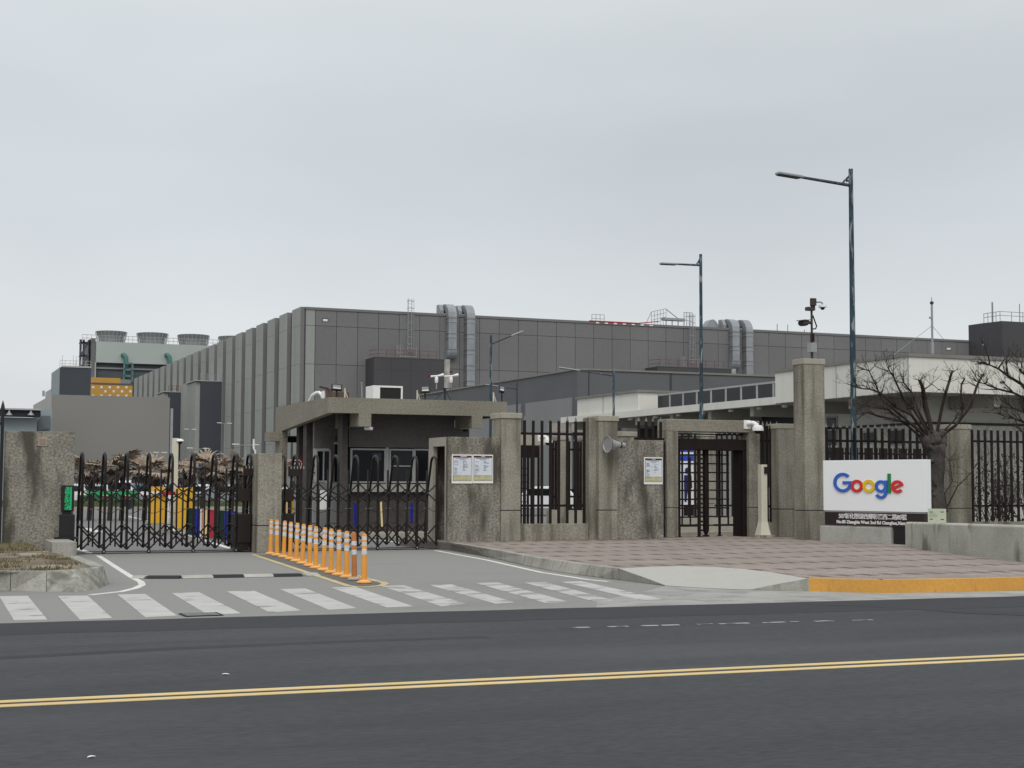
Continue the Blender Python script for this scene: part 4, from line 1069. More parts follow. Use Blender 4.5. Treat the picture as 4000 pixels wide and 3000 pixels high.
for i, (u, v) in enumerate(BP):
    p = G(900 + u / 2.212, 1650 + v / 2.212, 0)
    src = pb1 if i == 12 else pb0
    if i == 12 or first:
        o = src; o.location = (p.x, p.y, .005); o.rotation_euler = (0, 0, random.uniform(0, 1))
        if i != 12: first = False
    else: o = clone(pb0, None, (p.x, p.y, .005), random.uniform(0, 1))
    o.rotation_euler = (R(random.uniform(-1.2, 1.2)), R(random.uniform(-1.2, 1.2)), random.uniform(-.6, 1.2))
    o['label'] = LAB[i]

# ---------------------------------------------------------------- rubber speed hump
t = thing('speed_hump', 'black and white rubber speed hump across the left driveway lane', 'speed hump', G(870, 2253, 0))
hb_ = [(530, 2258, 0), (578, 2259, 1), (705, 2259, 0), (827, 2256, 1), (949, 2254, 0), (1063, 2252, 1), (1175, 2250, 0), (1222, 2246, 9)]
for i in range(7):
    a = G(hb_[i][0], hb_[i][1], 0); b = G(hb_[i + 1][0], hb_[i + 1][1], 0)
    dr = (b - a).normalized(); nr_ = Vector((-dr.y, dr.x, 0)); w = .34
    prof_ = [(0, .006), (.09, .045), (.25, .045), (.34, .006)]
    vs = [Vector((p.x, p.y, z)) + nr_ * (k - .17) for p in (a, b) for k, z in prof_]
    fs = [(0, 1, 5, 4), (1, 2, 6, 5), (2, 3, 7, 6), (0, 3, 2, 1), (4, 5, 6, 7), (0, 4, 7, 3)]
    MB().add(vs, fs).build('white_segment' if hb_[i][2] == 0 else 'black_segment', M('hump_white', (.40, .39, .35), var=.15, scale=4, rough=.8) if 'hump_white' not in MATS and hb_[i][2] == 0 else (MATS.get('hump_white') if hb_[i][2] == 0 else rubber), t)

# ---------------------------------------------------------------- guardhouse
GYF = 41.0
t = thing('guardhouse', 'small guardhouse with thick concrete roof band behind the right accordion gate', 'guardhouse', (14, 44, 0))
rx0 = V(1287, 1551, GYF).x; rx1 = V(1981, 1572, GYF).x
rz1 = V(1287, 1551, GYF).z; rz0 = V(1300, 1612, GYF).z
rback = VX(1077, 1594, rx0).y
# front fascia with two drop brackets
def zf(px, py): return V(px, py, GYF).z
bx = [V(p, 1640, GYF).x for p in (1402, 1450, 1843, 1885)]
zb1, zb2 = zf(1425, 1666), zf(1860, 1672)
MB().prism([(rx0 + .12, rz0), (bx[0], rz0), (bx[0], zb1), (bx[1], zb1), (bx[1], rz0), (bx[2], rz0), (bx[2], zb2), (bx[3], zb2), (bx[3], rz0), (rx1, rz0), (rx1, rz1), (rx0 + .12, rz1)], 'y', GYF, GYF + .22).build('front_fascia', roof_c, t)
# left fascia sloping deeper to the rear with the leg
yk = VX(1100, 1683, rx0).y; zk = VX(1100, 1683, rx0).z
MB().prism([(GYF + .10, rz0), (yk, zk), (yk, 0), (rback, 0), (rback, rz1), (GYF + .10, rz1)], 'x', rx0, rx0 + .2).build('side_fascia', roof_c, t)
mb = MB(); mb.add([(rx0, GYF + .10, rz0), (rx0 + .12, GYF, rz0), (rx0 + .12, GYF, rz1), (rx0, GYF + .10, rz1), (rx0 + .12, GYF + .12, rz0), (rx0 + .12, GYF + .12, rz1)], [(0, 1, 2, 3), (0, 4, 1), (3, 2, 5)]); mb.build('corner_chamfer', roof_c, t)
MB().box(rx0 + .2, rx1 - .0, GYF + .22, rback + .5, rz1 - .35, rz1 - .02).build('roof_slab', roof_c, t)
MB().box(rx1 - .2, rx1, GYF + .22, rback + .5, rz0, rz1 - .352).build('end_fascia', roof_c, t)
for k in (0, 2):
    MB().box(bx[k] + .02, bx[k + 1] - .02, GYF + .221, rback, (zb1, 0, zb2)[k] + .02, rz1 - .355).build('roof_beam', roof_c, t)
MB().box(rx0 - .35, rx0 - .003, yk + .2, rback, VX(1077, 1725, rx0).z, VX(1077, 1690, rx0).z).build('side_bracket', roof_c, t)
# main room
RY = 42.5
def rb_(pa, pb, Y, dy=0, depth=.05): a, b = V(*pa, Y), V(*pb, Y); return (a.x, b.x, Y - dy, Y - dy + depth, b.z, a.z)
xr0, xr1 = V(1368, 1800, RY).x, V(1833, 1700, RY).x
ztop_w = rz1 - .352
zwin1, zwin0 = cz(1500, 1748, RY), cz(1500, 1888, RY)
zs0 = cz(1500, 1922, RY)
MB().box(xr0, xr1, RY, RY + .15, zwin1, ztop_w).build('upper_wall', tilewall, t)
MB().box(xr0, xr1, RY + .02, RY + .15, 0, zs0).build('lower_wall', tiledark, t)
MB().box(xr0 - .02, xr1 + .1, RY - .18, RY + .2, zs0, zwin0 - .02).build('sill', sillc, t, bevel=.01)
MB().box(xr0, xr1, RY + .15, RY + 4.2, ztop_w - .1, ztop_w).build('ceiling', soffit, t)
MB().box(xr1 - .15, xr1, RY + .151, RY + 4.3, 0, ztop_w - .101).build('side_wall', tilewall, t)
MB().box(xr0, xr1 - .151, RY + 2.2, RY + 2.35, 0, ztop_w - .101).build('inner_partition', tiledark, t)
# tile joints on the upper wall (raised tiles)
tm = None
def winframe(pa, pb, Y, gl, bars_v=(), bars_h=(), fw_=.05):
    a, b = V(*pa, Y), V(*pb, Y); x0, x1, z1, z0 = a.x, b.x, a.z, b.z
    f = MB()
    f.box(x0, x1, Y - .02, Y + .05, z1 - fw_, z1).box(x0, x1, Y - .02, Y + .05, z0, z0 + fw_).box(x0, x0 + fw_, Y - .02, Y + .05, z0 + fw_, z1 - fw_).box(x1 - fw_, x1, Y - .02, Y + .05, z0 + fw_, z1 - fw_)
    for p in bars_v: xx = V(p, 1800, Y).x; f.box(xx - fw_ * .4, xx + fw_ * .4, Y - .015, Y + .04, z0 + fw_, z1 - fw_)
    for p in bars_h: zz = cz(1500, p, Y); f.box(x0 + fw_, x1 - fw_, Y - .012, Y + .035, zz - fw_ * .35, zz + fw_ * .35)
    o = f.build('window_frame', alu, t)
    MB().box(x0 + fw_, x1 - fw_, Y + .02, Y + .028, z0 + fw_, z1 - fw_).build('pane', gl, o)
    return o
winframe((1370, 1751), (1506, 1887), RY, glass)
winframe((1520, 1753), (1616, 1887), RY, glass2, (), (1820,))
winframe((1617, 1753), (1745, 1887), RY, glass, (1675,))
MB().box(V(1508, 1750, RY).x, V(1518, 1750, RY).x, RY - .02, RY + .06, zwin0 - .02, zwin1).build('mullion', alu, t)
MB().box(*rb_((1453, 1770), (1489, 1798), RY, .0, .004)).build('paper_in_window', M('dim_paper', (.05, .055, .08), rough=.8), t)
# columns & left wing
MB().box(V(1336, 1800, 42.0).x, V(1358, 1800, 42.0).x, 42.0, 42.5, 0, rz0 + .02).build('column', tiledark, t)
MB().box(V(1196, 1800, 44.3).x, V(1222, 1800, 44.3).x, 44.3, 44.7, 0, rz0).build('column', tiledark, t)
MB().box(V(1160, 1800, 46.0).x + .05, V(1196, 1800, 46.0).x, 46.0, 46.3, 0, rz0).build('column', tiledark, t)
WYG = 43.6
lx0_, lx1_ = V(1226, 1800, WYG).x, V(1337, 1800, WYG).x
MB().box(lx0_, lx1_, WYG, WYG + .15, cz(1260, 1752, WYG), ztop_w).build('wing_wall', tilewall, t)
MB().box(lx0_, lx1_, WYG, WYG + .15, 0, cz(1260, 1885, WYG)).build('wing_wall', midgrey2, t)
MB().box(V(1292, 1800, WYG).x, lx1_, WYG, WYG + .15, cz(1260, 1885, WYG), cz(1260, 1752, WYG)).build('wing_wall', tilewall, t)
winframe((1234, 1756), (1291, 1884), WYG, glass, (1264,))
MB().box(*rb_((1308, 1702), (1334, 1724), 43.3, 0, .1)).build('wall_lamp_box', tiledark, t)
MB().box(*rb_((1308, 1727), (1330, 1735), 43.3, 0, .12)).build('wall_lamp', alu, t)
MB().box(*rb_((1308, 1738), (1323, 1880), WYG, .02, .015)).build('dark_door_strip', glass, t)
MB().box(V(1122, 1700, 47.2).x, V(1189, 1700, 47.2).x, 47.2, 47.5, cz(1150, 1728, 47.2), cz(1150, 1706, 47.2)).build('rear_header', blackm, t)
MB().box(V(1122, 1700, 47.2).x, V(1189, 1700, 47.2).x, 47.15, 47.2, cz(1150, 1707, 47.2), cz(1150, 1703, 47.2)).build('header_trim', alu, t)
MB().lathe([(.12, -.05), (.13, 0), (.13, .03), (.05, .05)], V(1440, 1673, GYF + .25), 14).build('ceiling_lamp', white_m, t)
# rear plinth/kerb round the guardhouse
MB().box(V(1190, 2070, 41.3).x, xr1 + .6, 41.3, 47, .003, .17).build('raised_base', cap_c, t, bevel=.02)
# curved paper/white board leaning
o = MB().box(*rb_((1247, 1915), (1278, 1990), 42.8, 0, .05)).build('white_board', white_m); tag(o, 'white board leaning upright outside the guardhouse left window', 'board')
for (a, b, c, d, Y, m, lab, nm) in ((1486, 1496, 1960, 2067, 40.4, panel_cr, 'cream pole leaning in front of the guardhouse wall', 'cream_pole'), (1384, 1392, 1965, 2055, 41, panel_bl, 'blue pole below the dark guardhouse window', 'blue_pole'), (1604, 1612, 1965, 2045, 41, panel_bl, 'blue pole below the tinted guardhouse window', 'blue_pole')):
    p = V(a, c, Y); q = V(b, d, Y)
    o = MB().tube([V((a + b) / 2 - (3 if m is panel_cr else 0), c, Y), V((a + b) / 2 + (2 if m is panel_cr else 0), d, Y)], (q.x - p.x) / 2 if m is not panel_cr else .028, 10).build(nm, m); tag(o, lab, 'pole')

# rooftop things
def flood(label, px, py, w, h, tilt, post=None):
    t = thing('floodlight', label, 'floodlight', (V(px, py, GYF + .4).x, GYF + .4, rz1 - .02), group='black floodlights on the guardhouse roof')
    c = V(px, py, GYF + .35)
    m = Matrix.Translation(c) @ Matrix.Rotation(R(tilt), 4, 'Y') @ Matrix.Rotation(R(-22), 4, 'X') @ Matrix.Rotation(R(-10), 4, 'Z')
    MB().obox(c, (w, .09, h), 0, m).build('housing', blackm, t, bevel=.01)
    m2 = m @ Matrix.Translation((0, -.052, 0)); MB().obox(c, (w * .7, .012, h * .62), 0, m2).build('lens', fanm, t)
    m3 = m @ Matrix.Translation((0, -.056, -.24 * h)); MB().obox(c, (w * .7, .012, h * .13), 0, m3).build('reflector_strip', white_m, t)
    MB().tube([c + Vector((.02, .06, -.05)), Vector((c.x + .04, GYF + .42, rz1 - .02))], .022, 6).build('bracket', blackm, t)
    pz = post or px - 40
    a = V(pz, 1520, GYF + .45)
    MB().tube([(a.x, a.y, rz1 - .02), (a.x, a.y, rz1 + .30)], .022, 8).tube([(a.x + .1, a.y, rz1 - .02), (a.x, a.y, rz1 + .25)], .014, 6).build('prop', cream_m, t)
flood('floodlight at the left roof corner, in front of the brown cable tray', 1315, 1514, .32, .19, 8, 1347)
flood('floodlight near the middle of the roof, right of the cooling unit', 1660, 1522, .28, .21, 0, 1630)
flood('floodlight at the far right end of the guardhouse roof', 1960, 1521, .17, .21, 12, 1928)
t = thing('cooling_unit', 'white cased air conditioner with dark open face on the guardhouse roof', 'air conditioner', V(1515, 1556, 43.5))
a, b = V(1458, 1505, 43.5), V(1573, 1557, 43.5)
MB().box(a.x, b.x, 43.54, 44.3, rz1 - .03, a.z).build('casing', white_m, t, bevel=.015)
mb = MB(); w_ = .055
mb.box(a.x + .22, b.x, 43.5, 43.539, a.z - w_, a.z).box(b.x - w_, b.x, 43.5, 43.539, rz1 - .03, a.z - w_).box(a.x, a.x + .22, 43.5, 43.539, rz1 - .03, a.z)
mb.build('front_frame', white_m, t)
MB().box(a.x + .22, b.x - w_, 43.525, 43.538, rz1 - .03, a.z - w_).build('dark_face', blackm, t)
t = thing('cable_tray', 'brown cable tray boxes behind the left roof floodlight', 'cable tray', V(1300, 1550, 42.2))
MB().beam(V(1248, 1511, 42), V(1282, 1519, 42), .1, .05).build('lid', pm, t)
MB().box(V(1282, 1519, 42).x, V(1300, 1519, 42).x, 42, 42.3, rz1 - .03, V(1282, 1519, 42).z).build('box', M('tray_brown', (.10, .06, .05), rough=.6), t)
MB().box(V(1308, 1519, 42.5).x, V(1364, 1519, 42.5).x, 42.5, 42.7, rz1 - .03, V(1282, 1530, 42.5).z).build('box', MATS['tray_brown'], t)
t = thing('white_pipe', 'white curved pipe bending down over the left edge of the guardhouse roof', 'pipe', V(1263, 1556, 43))
MB().tube([V(1208, 1568, 43.6), V(1220, 1545, 43.4), V(1234, 1535, 43.3), V(1246, 1533, 43.2), V(1256, 1541, 43.1), V(1263, 1560, 43)], .05, 10).build('pipe', white_m, t, smooth=True)
MB().box(V(1259, 1540, 42.8).x, V(1268, 1540, 42.8).x, 42.8, 42.9, rz1 - .03, V(1262, 1527, 42.8).z).box(V(1273, 1540, 42.8).x, V(1279, 1540, 42.8).x, 42.8, 42.9, rz1 - .03, V(1262, 1535, 42.8).z).build('upright', white_m, t)
t = thing('vent_pipe', 'thin grey vent pipe on the guardhouse roof, left of the cooling unit', 'pipe', V(1414, 1553, 43))
MB().tube([V(1414, 1556, 43), V(1413, 1497, 43)], .018, 6).lathe([(.04, -.02), (.04, .01)], V(1413, 1495, 43), 8).build('pipe', greym, t)
def anemo(label, px, py, Y, base, redcup):
    t = thing('wind_sensor', label, 'wind sensor', V(px, 1555, Y), group='white wind sensors over the guardhouse roof')
    c = V(px, py, Y)
    MB().tube([c, (c.x, c.y, V(px, base, Y).z)], .018, 6).build('stem', greym, t)
    MB().lathe([(.04, -.14), (.055, -.10), (.055, .02), (.03, .06)], c, 12).build('body', white_m, t, smooth=True)
    MB().tube([c + Vector((-.22, 0, .05)), c + Vector((.05, 0, .08)), c + Vector((.23, 0, .12))], [.03, .025, .05], 8).build('arm', white_m, t)
    MB().lathe([(.0, -.045), (.045, -.02), (.05, .03)], c + (Vector((-.24, 0, .06)) if not redcup else Vector((.0, 0, .2))), 10).build('cup', M('dark_red', (.16, .012, .012), rough=.5) if 'dark_red' not in MATS else MATS['dark_red'], t)
anemo('white wind sensor with a dark cup, left of the tall pale column', 1705, 1478, 43, 1520, False)
anemo('white wind sensor with a red cup above it, right of the tall pale column', 1762, 1478, 43, 1516, True)
t = thing('antenna_tripod', 'small black tripod mount on the guardhouse roof under the wind sensors', 'tripod', V(1740, 1558, 43))
p = V(1738, 1520, 43); zt = rz1 - .03
MB().lathe([(.08, .0), (.08, .03)], p, 10).tube([p, (p.x, p.y, zt)], .028, 8).tube([p, (p.x - .45, p.y, zt)], .008, 5).tube([p, (p.x + .28, p.y, zt)], .012, 5).tube([p + Vector((-.12, 0, -.18)), V(1656, 1540, 43)], .01, 5).build('legs', blackm, t)
MB().tube([p, V(1762, 1516, 43)], .012, 5).build('cross_arm', blackm, t)
dome_cam('white wall camera under the roof at the right end of the guardhouse', V(1797, 1674, RY - .05), 1.3)

# ---------------------------------------------------------------- speed sign, inner turnstile, banner
t = thing('speed_limit_sign', 'round red-rimmed 20 speed limit sign behind the right gate, near the centre pier', 'road sign', V(1160, 1990, 46))
c = V(1161, 1813, 46)
mt = Matrix.Translation(c) @ Matrix.Rotation(R(90), 4, 'X') @ Matrix.Rotation(0, 4, 'Z')
MB().lathe([(.215, -.01), (.215, .01)], (0, 0, 0), 28, mt).build('red_rim', redm, t)
MB().lathe([(.155, .011), (.155, .014)], (0, 0, 0), 28, mt).build('white_face', white_m, t)
text_mb('20', .24, .004, Matrix.Translation(c + Vector((0, -.018, 0))) @ Matrix.Rotation(R(90), 4, 'X'), bold=.008).build('number', blackm, t)
MB().tube([(c.x, c.y + .05, c.z + .1), (c.x, c.y + .05, 0)], .03, 8).build('post', greym, t)
t = thing('inner_turnstile', 'dark inner turnstile frame glimpsed through the left bars of the first spear fence', 'turnstile', V(2070, 2050, 43))
Y = 43
MB().box(V(2034, 1760, Y).x, V(2108, 1760, Y).x, Y, Y + .5, cz(2070, 1787, Y), cz(2070, 1740, Y)).build('header_beam', dkmetal, t)
for px in (2036, 2052, 2064, 2078, 2105):
    x = V(px, 1800, Y).x; MB().box(x - .03, x + .03, Y, Y + .06, PZ, cz(2070, 1787, Y)).build('post', dkmetal, t)
for i in range(8):
    z = cz(2070, 1830 + i * 26, Y); MB().box(V(2036, 1800, Y).x, V(2064, 1800, Y).x, Y - .01, Y + .02, z - .015, z + .015).build('rung', dkmetal, t)
o = MB().box(V(2034, 1700, 45).x, V(2165, 1700, 45).x, 45, 45.3, cz(2070, 1738, 45), cz(2070, 1698, 45)).build('inner_beam', cap_c); tag(o, 'pale concrete beam above the inner turnstile', 'beam')
t = thing('banner', 'blue and white printed banner with a standing figure, seen through the left turnstile cage', 'banner', V(2685, 2035, 50))
Y = 50.0
def bbox(a, b, c, d, n, m, dy=0.0): MB().box(V(a, c, Y).x, V(b, c, Y).x, Y - dy - .006, Y - dy, cz(a, d, Y), cz(a, c, Y)).build(n, m, t)
bbox(2654, 2722, 1752, 2035, 'backing', bann_w); bbox(2654, 2722, 1752, 1800, 'blue_top', bann_b, .008); bbox(2654, 2720, 1766, 1776, 'top_lettering', bann_w, .016)
mb = MB(); hz = lambda py: cz(2685, py, Y); hx_ = lambda px: V(px, 1900, Y).x
mb.lathe([(.06, 0), (.10, .04), (.115, .11), (.09, .18), (.04, .21)], (hx_(2685), Y - .02, hz(1848)), 10)
mb.prism([(hx_(2672), hz(1856)), (hx_(2700), hz(1856)), (hx_(2703), hz(1905)), (hx_(2697), hz(1908)), (hx_(2694), hz(1960)), (hx_(2688), hz(1960)), (hx_(2685), hz(1915)), (hx_(2680), hz(1960)), (hx_(2673), hz(1960)), (hx_(2671), hz(1880))], 'y', Y - .03, Y - .012)
mb.build('printed_figure', navy, t)
bbox(2670, 2722, 1975, 2015, 'lower_print', dkmetal, .008)
MB().tube([(hx_(2654), Y + .03, 0), (hx_(2654), Y + .03, hz(1752))], .02, 6).tube([(hx_(2722), Y + .03, 0), (hx_(2722), Y + .03, hz(1752))], .02, 6).build('stand', greym, t)

# ---------------------------------------------------------------- street lamps
def lamp(label, px, pyt, Y, armL, rise, r, mat, headL=.75, bracket=True, side=-1, hb=0.0, ydir=0.0, pyb=None, white=False):
    p = V(px, pyt, Y); ground = 0
    t = thing('street_lamp', label, 'street lamp', (p.x, p.y, 0), group='street lamps')
    MB().tube([(p.x, p.y, 0), (p.x, p.y, .4), (p.x, p.y, p.z * .5), (p.x, p.y, p.z)], [r * 1.5, r * 1.15, r, r * .78], 12).build('pole', mat, t, smooth=True)
    az = p.z - r * 6
    d = Vector((side * math.cos(ydir), math.sin(ydir), 0))
    e = Vector((p.x, p.y, az)) + d * armL + Vector((0, 0, rise * armL))
    MB().tube([(p.x, p.y, az), e], [r * .62, r * .5], 10).build('arm', polegrey if not white else white_m, t)
    dv = (e - Vector((p.x, p.y, az))).normalized()
    if bracket:
        A = Vector((p.x, p.y, p.z - r * 2)); B = Vector((p.x, p.y, az)) + dv * armL * .18
        mb = MB(); mb.beam(A, B, .02, .06)
        q0 = Vector((p.x, p.y, az)) + dv * .12; pts = []
        for i in range(9):
            a = i / 8; c_ = B.lerp(Vector((p.x, p.y, az)), a); pts.append(c_ + Vector((0, 0, math.sin(math.pi * a) * (p.z - az) * .32)))
        mb.tube(pts, .02, 6)
        mb.beam((A + B) / 2 + Vector((0, 0, -.02)), pts[5], .015, .14)
        mb.build('bracket', mat, t)
    h = e + dv * headL
    MB().beam(e - dv * .08, h, r * 2.8, r * .9).build('lamp_head', white_m if white else greym, t, bevel=r * .25)
    MB().beam(e + dv * .02 - Vector((0, 0, r * .55)), h - dv * .04 - Vector((0, 0, r * .55)), r * 2.2, r * .3).build('lens', blackm if not white else lampg, t)
    return t
lamp('tallest street lamp, rising behind the white sign with its arm to the left', 3323, 660, 37.2, 1.85, .06, .085, poleteal, .78)
lamp('second tallest street lamp, standing behind the turnstile portal', 2737, 993, 52, 1.15, -.02, .075, poleteal, .7)
lamp('street lamp rising behind the guardhouse roof with its arm to the right', 1918, 1310, 66, 1.1, .42, .07, poleteal, .6, False, 1)
lamp('short street lamp in front of the white building block, arm to the left', 2397, 1437, 60, 1.6, .16, .06, poleteal, .9, False, -1, ydir=.5)
lamp('bluish street lamp half hidden right of the guardhouse roof, arm to the left', 2020, 1492, 70, 1.15, .10, .06, polegrey, .6, False, -1, white=False)

# ---------------------------------------------------------------- main building
BX, BY, BH = 48.1, 185.7, 24.3
mbld = thing('main_building', 'huge grey panelled industrial building with ribbed left side filling the skyline', 'building', (BX, BY, 0))
bx_end = V(3834, 1400, BY).x + 12
MB().box(BX + .02, bx_end + 30, BY + .12, BY + 150, 0, BH - .35).build('core', joint_d, mbld)
MB().box(BX - .1, bx_end, BY - .1, BY + .4, BH - .33, BH).build('parapet', facade, mbld)
rows = [(21.95, 23.96), (16.95, 21.9), (11.95, 16.9), (6.95, 11.9)]
PW = 2.85
ncol = int((bx_end - BX - 1.2) / PW)
pro = {}
for r_, (z0, z1) in enumerate(rows):
    for i in range(ncol):
        x0 = BX + 1.25 + i * PW
        if (z0, z1) not in pro:
            pro[(z0, z1)] = MB().box(x0 + .03, x0 + PW - .03, BY, BY + .1, z0, z1).build('wall_panel', facade, mbld); bx0_ = x0
        else: inst(pro[(z0, z1)], mbld, (i * PW, random.uniform(-.006, .006), 0))
for z0, z1 in rows:
    MB().box(BX, BX + 1.2, BY, BY + .1, z0, z1).build('corner_panel', ribl, mbld)
MB().box(BX, bx_end, BY + .02, BY + .1, 0, 6.9).build('base_wall', facade, mbld)
# ribbed left side: pilasters and recesses
nr_ = 21
proR = {}
DEP = .68
for k in range(nr_):
    y0 = BY + .12 + k * 7.05
    if k * 7.05 > 149: break
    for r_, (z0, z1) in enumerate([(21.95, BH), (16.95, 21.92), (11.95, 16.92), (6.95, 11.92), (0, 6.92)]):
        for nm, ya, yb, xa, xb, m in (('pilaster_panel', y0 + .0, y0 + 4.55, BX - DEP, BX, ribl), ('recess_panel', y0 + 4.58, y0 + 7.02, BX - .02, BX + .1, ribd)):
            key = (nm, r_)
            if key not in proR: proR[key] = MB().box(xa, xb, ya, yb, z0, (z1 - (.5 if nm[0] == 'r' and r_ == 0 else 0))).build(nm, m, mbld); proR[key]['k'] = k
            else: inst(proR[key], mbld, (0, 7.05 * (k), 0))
ed_ = MB().box(BX - DEP, BX - .02, BY + .095, BY + .118, 0, BH - .02).build('pilaster_edge', facade, mbld)
jn_ = MB().box(BX - .16, BX - .03, BY + .06, BY + .094, 0, BH - .1).build('corner_joint', joint_d, mbld)
for k in range(1, 21):
    inst(ed_, mbld, (0, 7.05 * k, 0)); inst(jn_, mbld, (0, 7.05 * k, 0))
# stair towers on the left side
for (pa, pb, lab) in ((782, 865, 'near'), (657, 707, 'far')):
    y = VX(pb, 1600, BX - DEP).y; x0 = V(pa, 1600, y).x; x1 = BX - DEP
    zt2 = cz(pb, 1491 if lab == 'near' else 1533, y)
    MB().box(x0, x1, y, y + 9, 0, zt2).build('stair_tower', bluebox, mbld)
    MB().box(x0 - .7, x0 - .003, y + .4, y + 8, 0, zt2 - .1).build('tower_side_panel', ribl, mbld)
    MB().box(x0 - .9, x1 + .0, y - .06, y + 9.1, zt2 + .003, zt2 + .15).build('tower_coping', palewall, mbld)
    mb = MB()
    for zz in (.6, 1.15): mb.beam((x0, y + .1, zt2 + zz), (x1 - .2, y + .1, zt2 + zz), .07, .07)
    for i in range(4): xx = x0 + (x1 - x0 - .2) * i / 3; mb.beam((xx, y + .1, zt2 + .1), (xx, y + .1, zt2 + 1.2), .07, .07)
    mb.build('roof_rail', redrail if lab == 'far' else greym, mbld)
# pale mass between the towers
y = VX(757, 1600, BX - DEP - .7).y - 4
MB().box(V(711, 1600, y).x, V(745, 1600, y).x, y, y + 1.2, 0, cz(730, 1500, y)).build('pale_buttress', ribl, mbld)
MB().box(V(745, 1600, y).x + .003, V(757, 1600, y).x, y + .4, y + 1.2, 0, cz(730, 1498, y)).build('pale_buttress', ribd, mbld)
# front stair boxes
def frontbox(pa, pb, pyt, Y, lab):
    x0, x1 = V(pa, 1500, Y).x, V(pb, 1500, Y).x; zt2 = cz((pa + pb) / 2, pyt, Y)
    w = (x1 - x0)
    MB().box(x0, x1, Y, BY - .02, 0, zt2).build('stair_box', darkbox, mbld, label=lab)
    for i in range(1, 4):
        xx = x0 + w * (i - .12) / 3.6; MB().box(xx - .02, xx + .02, Y - .012, Y - .002, 0, zt2).build('panel_joint', joint_d, mbld)
    for z in (zt2 - 1.6, zt2 - 6.6): MB().box(x0, x1, Y - .010, Y - .001, z - .02, z + .02).build('panel_joint', joint_d, mbld)
    MB().box(x0 - .05, x1 + .1, Y - .05, Y + .1, zt2 + .003, zt2 + .12).build('box_coping', midgrey, mbld)
    MB().box(x1 + .003, x1 + .85, Y + .2, BY - .02, 0, zt2 + .1).build('pale_column', lightc, mbld)
    mb = MB()
    for zz in (.55, 1.1): mb.beam((x0 + .8, Y + .8, zt2 + zz), (x1 - .8, Y + .8, zt2 + zz), .07, .07); mb.beam((x0 + .8, Y + .8, zt2 + zz), (x0 + .3, Y + 3, zt2 + zz - .0), .07, .07)
    for i in range(8): xx = x0 + .8 + (w - 1.6) * i / 7; mb.beam((xx, Y + .8, zt2 + .1), (xx, Y + .8, zt2 + 1.12), .07, .07)
    mb.build('roof_rail', redrail, mbld)
frontbox(1460, 1735, 1400, 182, 'charcoal stair box with red roof rail, left part of the front')
frontbox(2568, 2858, 1437, 182, 'charcoal stair box with red roof rail, mostly hidden')
# ducts
def duct(px, wpx, topz, botz, lab):
    x0 = V(px, 1300, BY).x; w = 1.15; x1 = x0 + w
    y0 = BY - 1.15; y1 = BY - .15
    dt = MB()
    dt.box(x0, x1, y0, y1, botz + (1.2 if botz > 8 else 0), BH - .4).build('duct', galv, mbld, label=lab)
    # arch over the parapet
    mb = MB(); n = 7; vs = []
    yc = y1 + .9; ro = yc - y0; ri = yc - y1
    for i in range(n + 1):
        a = math.pi * .75 * i / n
        for rr in (ro, ri):
            yy = yc - rr * math.cos(a); zz = BH - .4 + rr * .95 * math.sin(a)
            vs += [(x0, yy, zz), (x1, yy, zz)]
    fs = []
    for i in range(n):
        a = 4 * i; b = a + 4
        fs += [(a, a + 1, b + 1, b), (a + 2, a + 3, b + 3, b + 2), (a, a + 2, b + 2, b), (a + 1, a + 3, b + 3, b + 1)]
    fs += [(0, 1, 3, 2), (4 * n, 4 * n + 1, 4 * n + 3, 4 * n + 2)]
    mb.add(vs, fs).build('duct_bend', galv, mbld)
    MB().prism([(y1 + .3, BH - .3), (y1 + .3, BH + .5), (y1 + .9, BH + 1.3), (y1 + 1.8, BH + 1.3), (y1 + 1.8, BH - .3)], 'x', x0 - .75, x0 - .25).build('duct_branch', galv, mbld)
    if botz > 8:
        mb = MB(); vs = []
        for i in range(6):
            a = math.pi / 2 * i / 5; yy = y1 - (y1 - y0) * math.cos(a); zz = botz + 1.2 - 1.2 * math.sin(a); vs += [(x0 - .12, yy, zz), (x1 + .12, yy, zz)]
        vs += [(x0 - .12, y1, botz + 1.2), (x1 + .12, y1, botz + 1.2)]
        fs = [(2 * i, 2 * i + 1, 2 * i + 3, 2 * i + 2) for i in range(5)] + [tuple([2 * i for i in range(6)] + [12]), tuple([2 * i + 1 for i in range(6)] + [13])]
        mb.add(vs, fs).build('duct_elbow', galv, mbld)
    z = BH - .6; k = 0
    while z > botz + 1.2:
        MB().box(x0 - .07, x1 + .07, y0 - .06, y1, z - .05, z + .05).build('duct_flange', greym if k % 2 else midgrey2, mbld)
        z -= (.55 if k % 2 == 0 else 1.55); k += 1
duct(1741, 30, BH, 18.2, 'short galvanised duct of the left pair')
duct(1813, 30, BH, 0, 'long galvanised duct of the left pair')
duct(2846, 40, BH, 18.2, 'short galvanised duct of the right pair')
duct(2899, 40, BH, 0, 'long galvanised duct of the right pair')
mb = MB(); n = 10
for (pa, pb) in ((2742, 2800),):
    xa, xb = V(pa, 1280, BY + 2).x, V(pb, 1280, BY + 2).x
    P = [(xa, BH - .4)] + [(xa + (xb - xa) * i / n, BH - .4 + 1.7 * math.sin(math.pi * i / n) ** .7) for i in range(1, n)] + [(xb, BH - .4)]
    mb.prism(P, 'y', BY + 1, BY + 2.4)
mb.build('rooftop_duct_hump', galv, mbld)
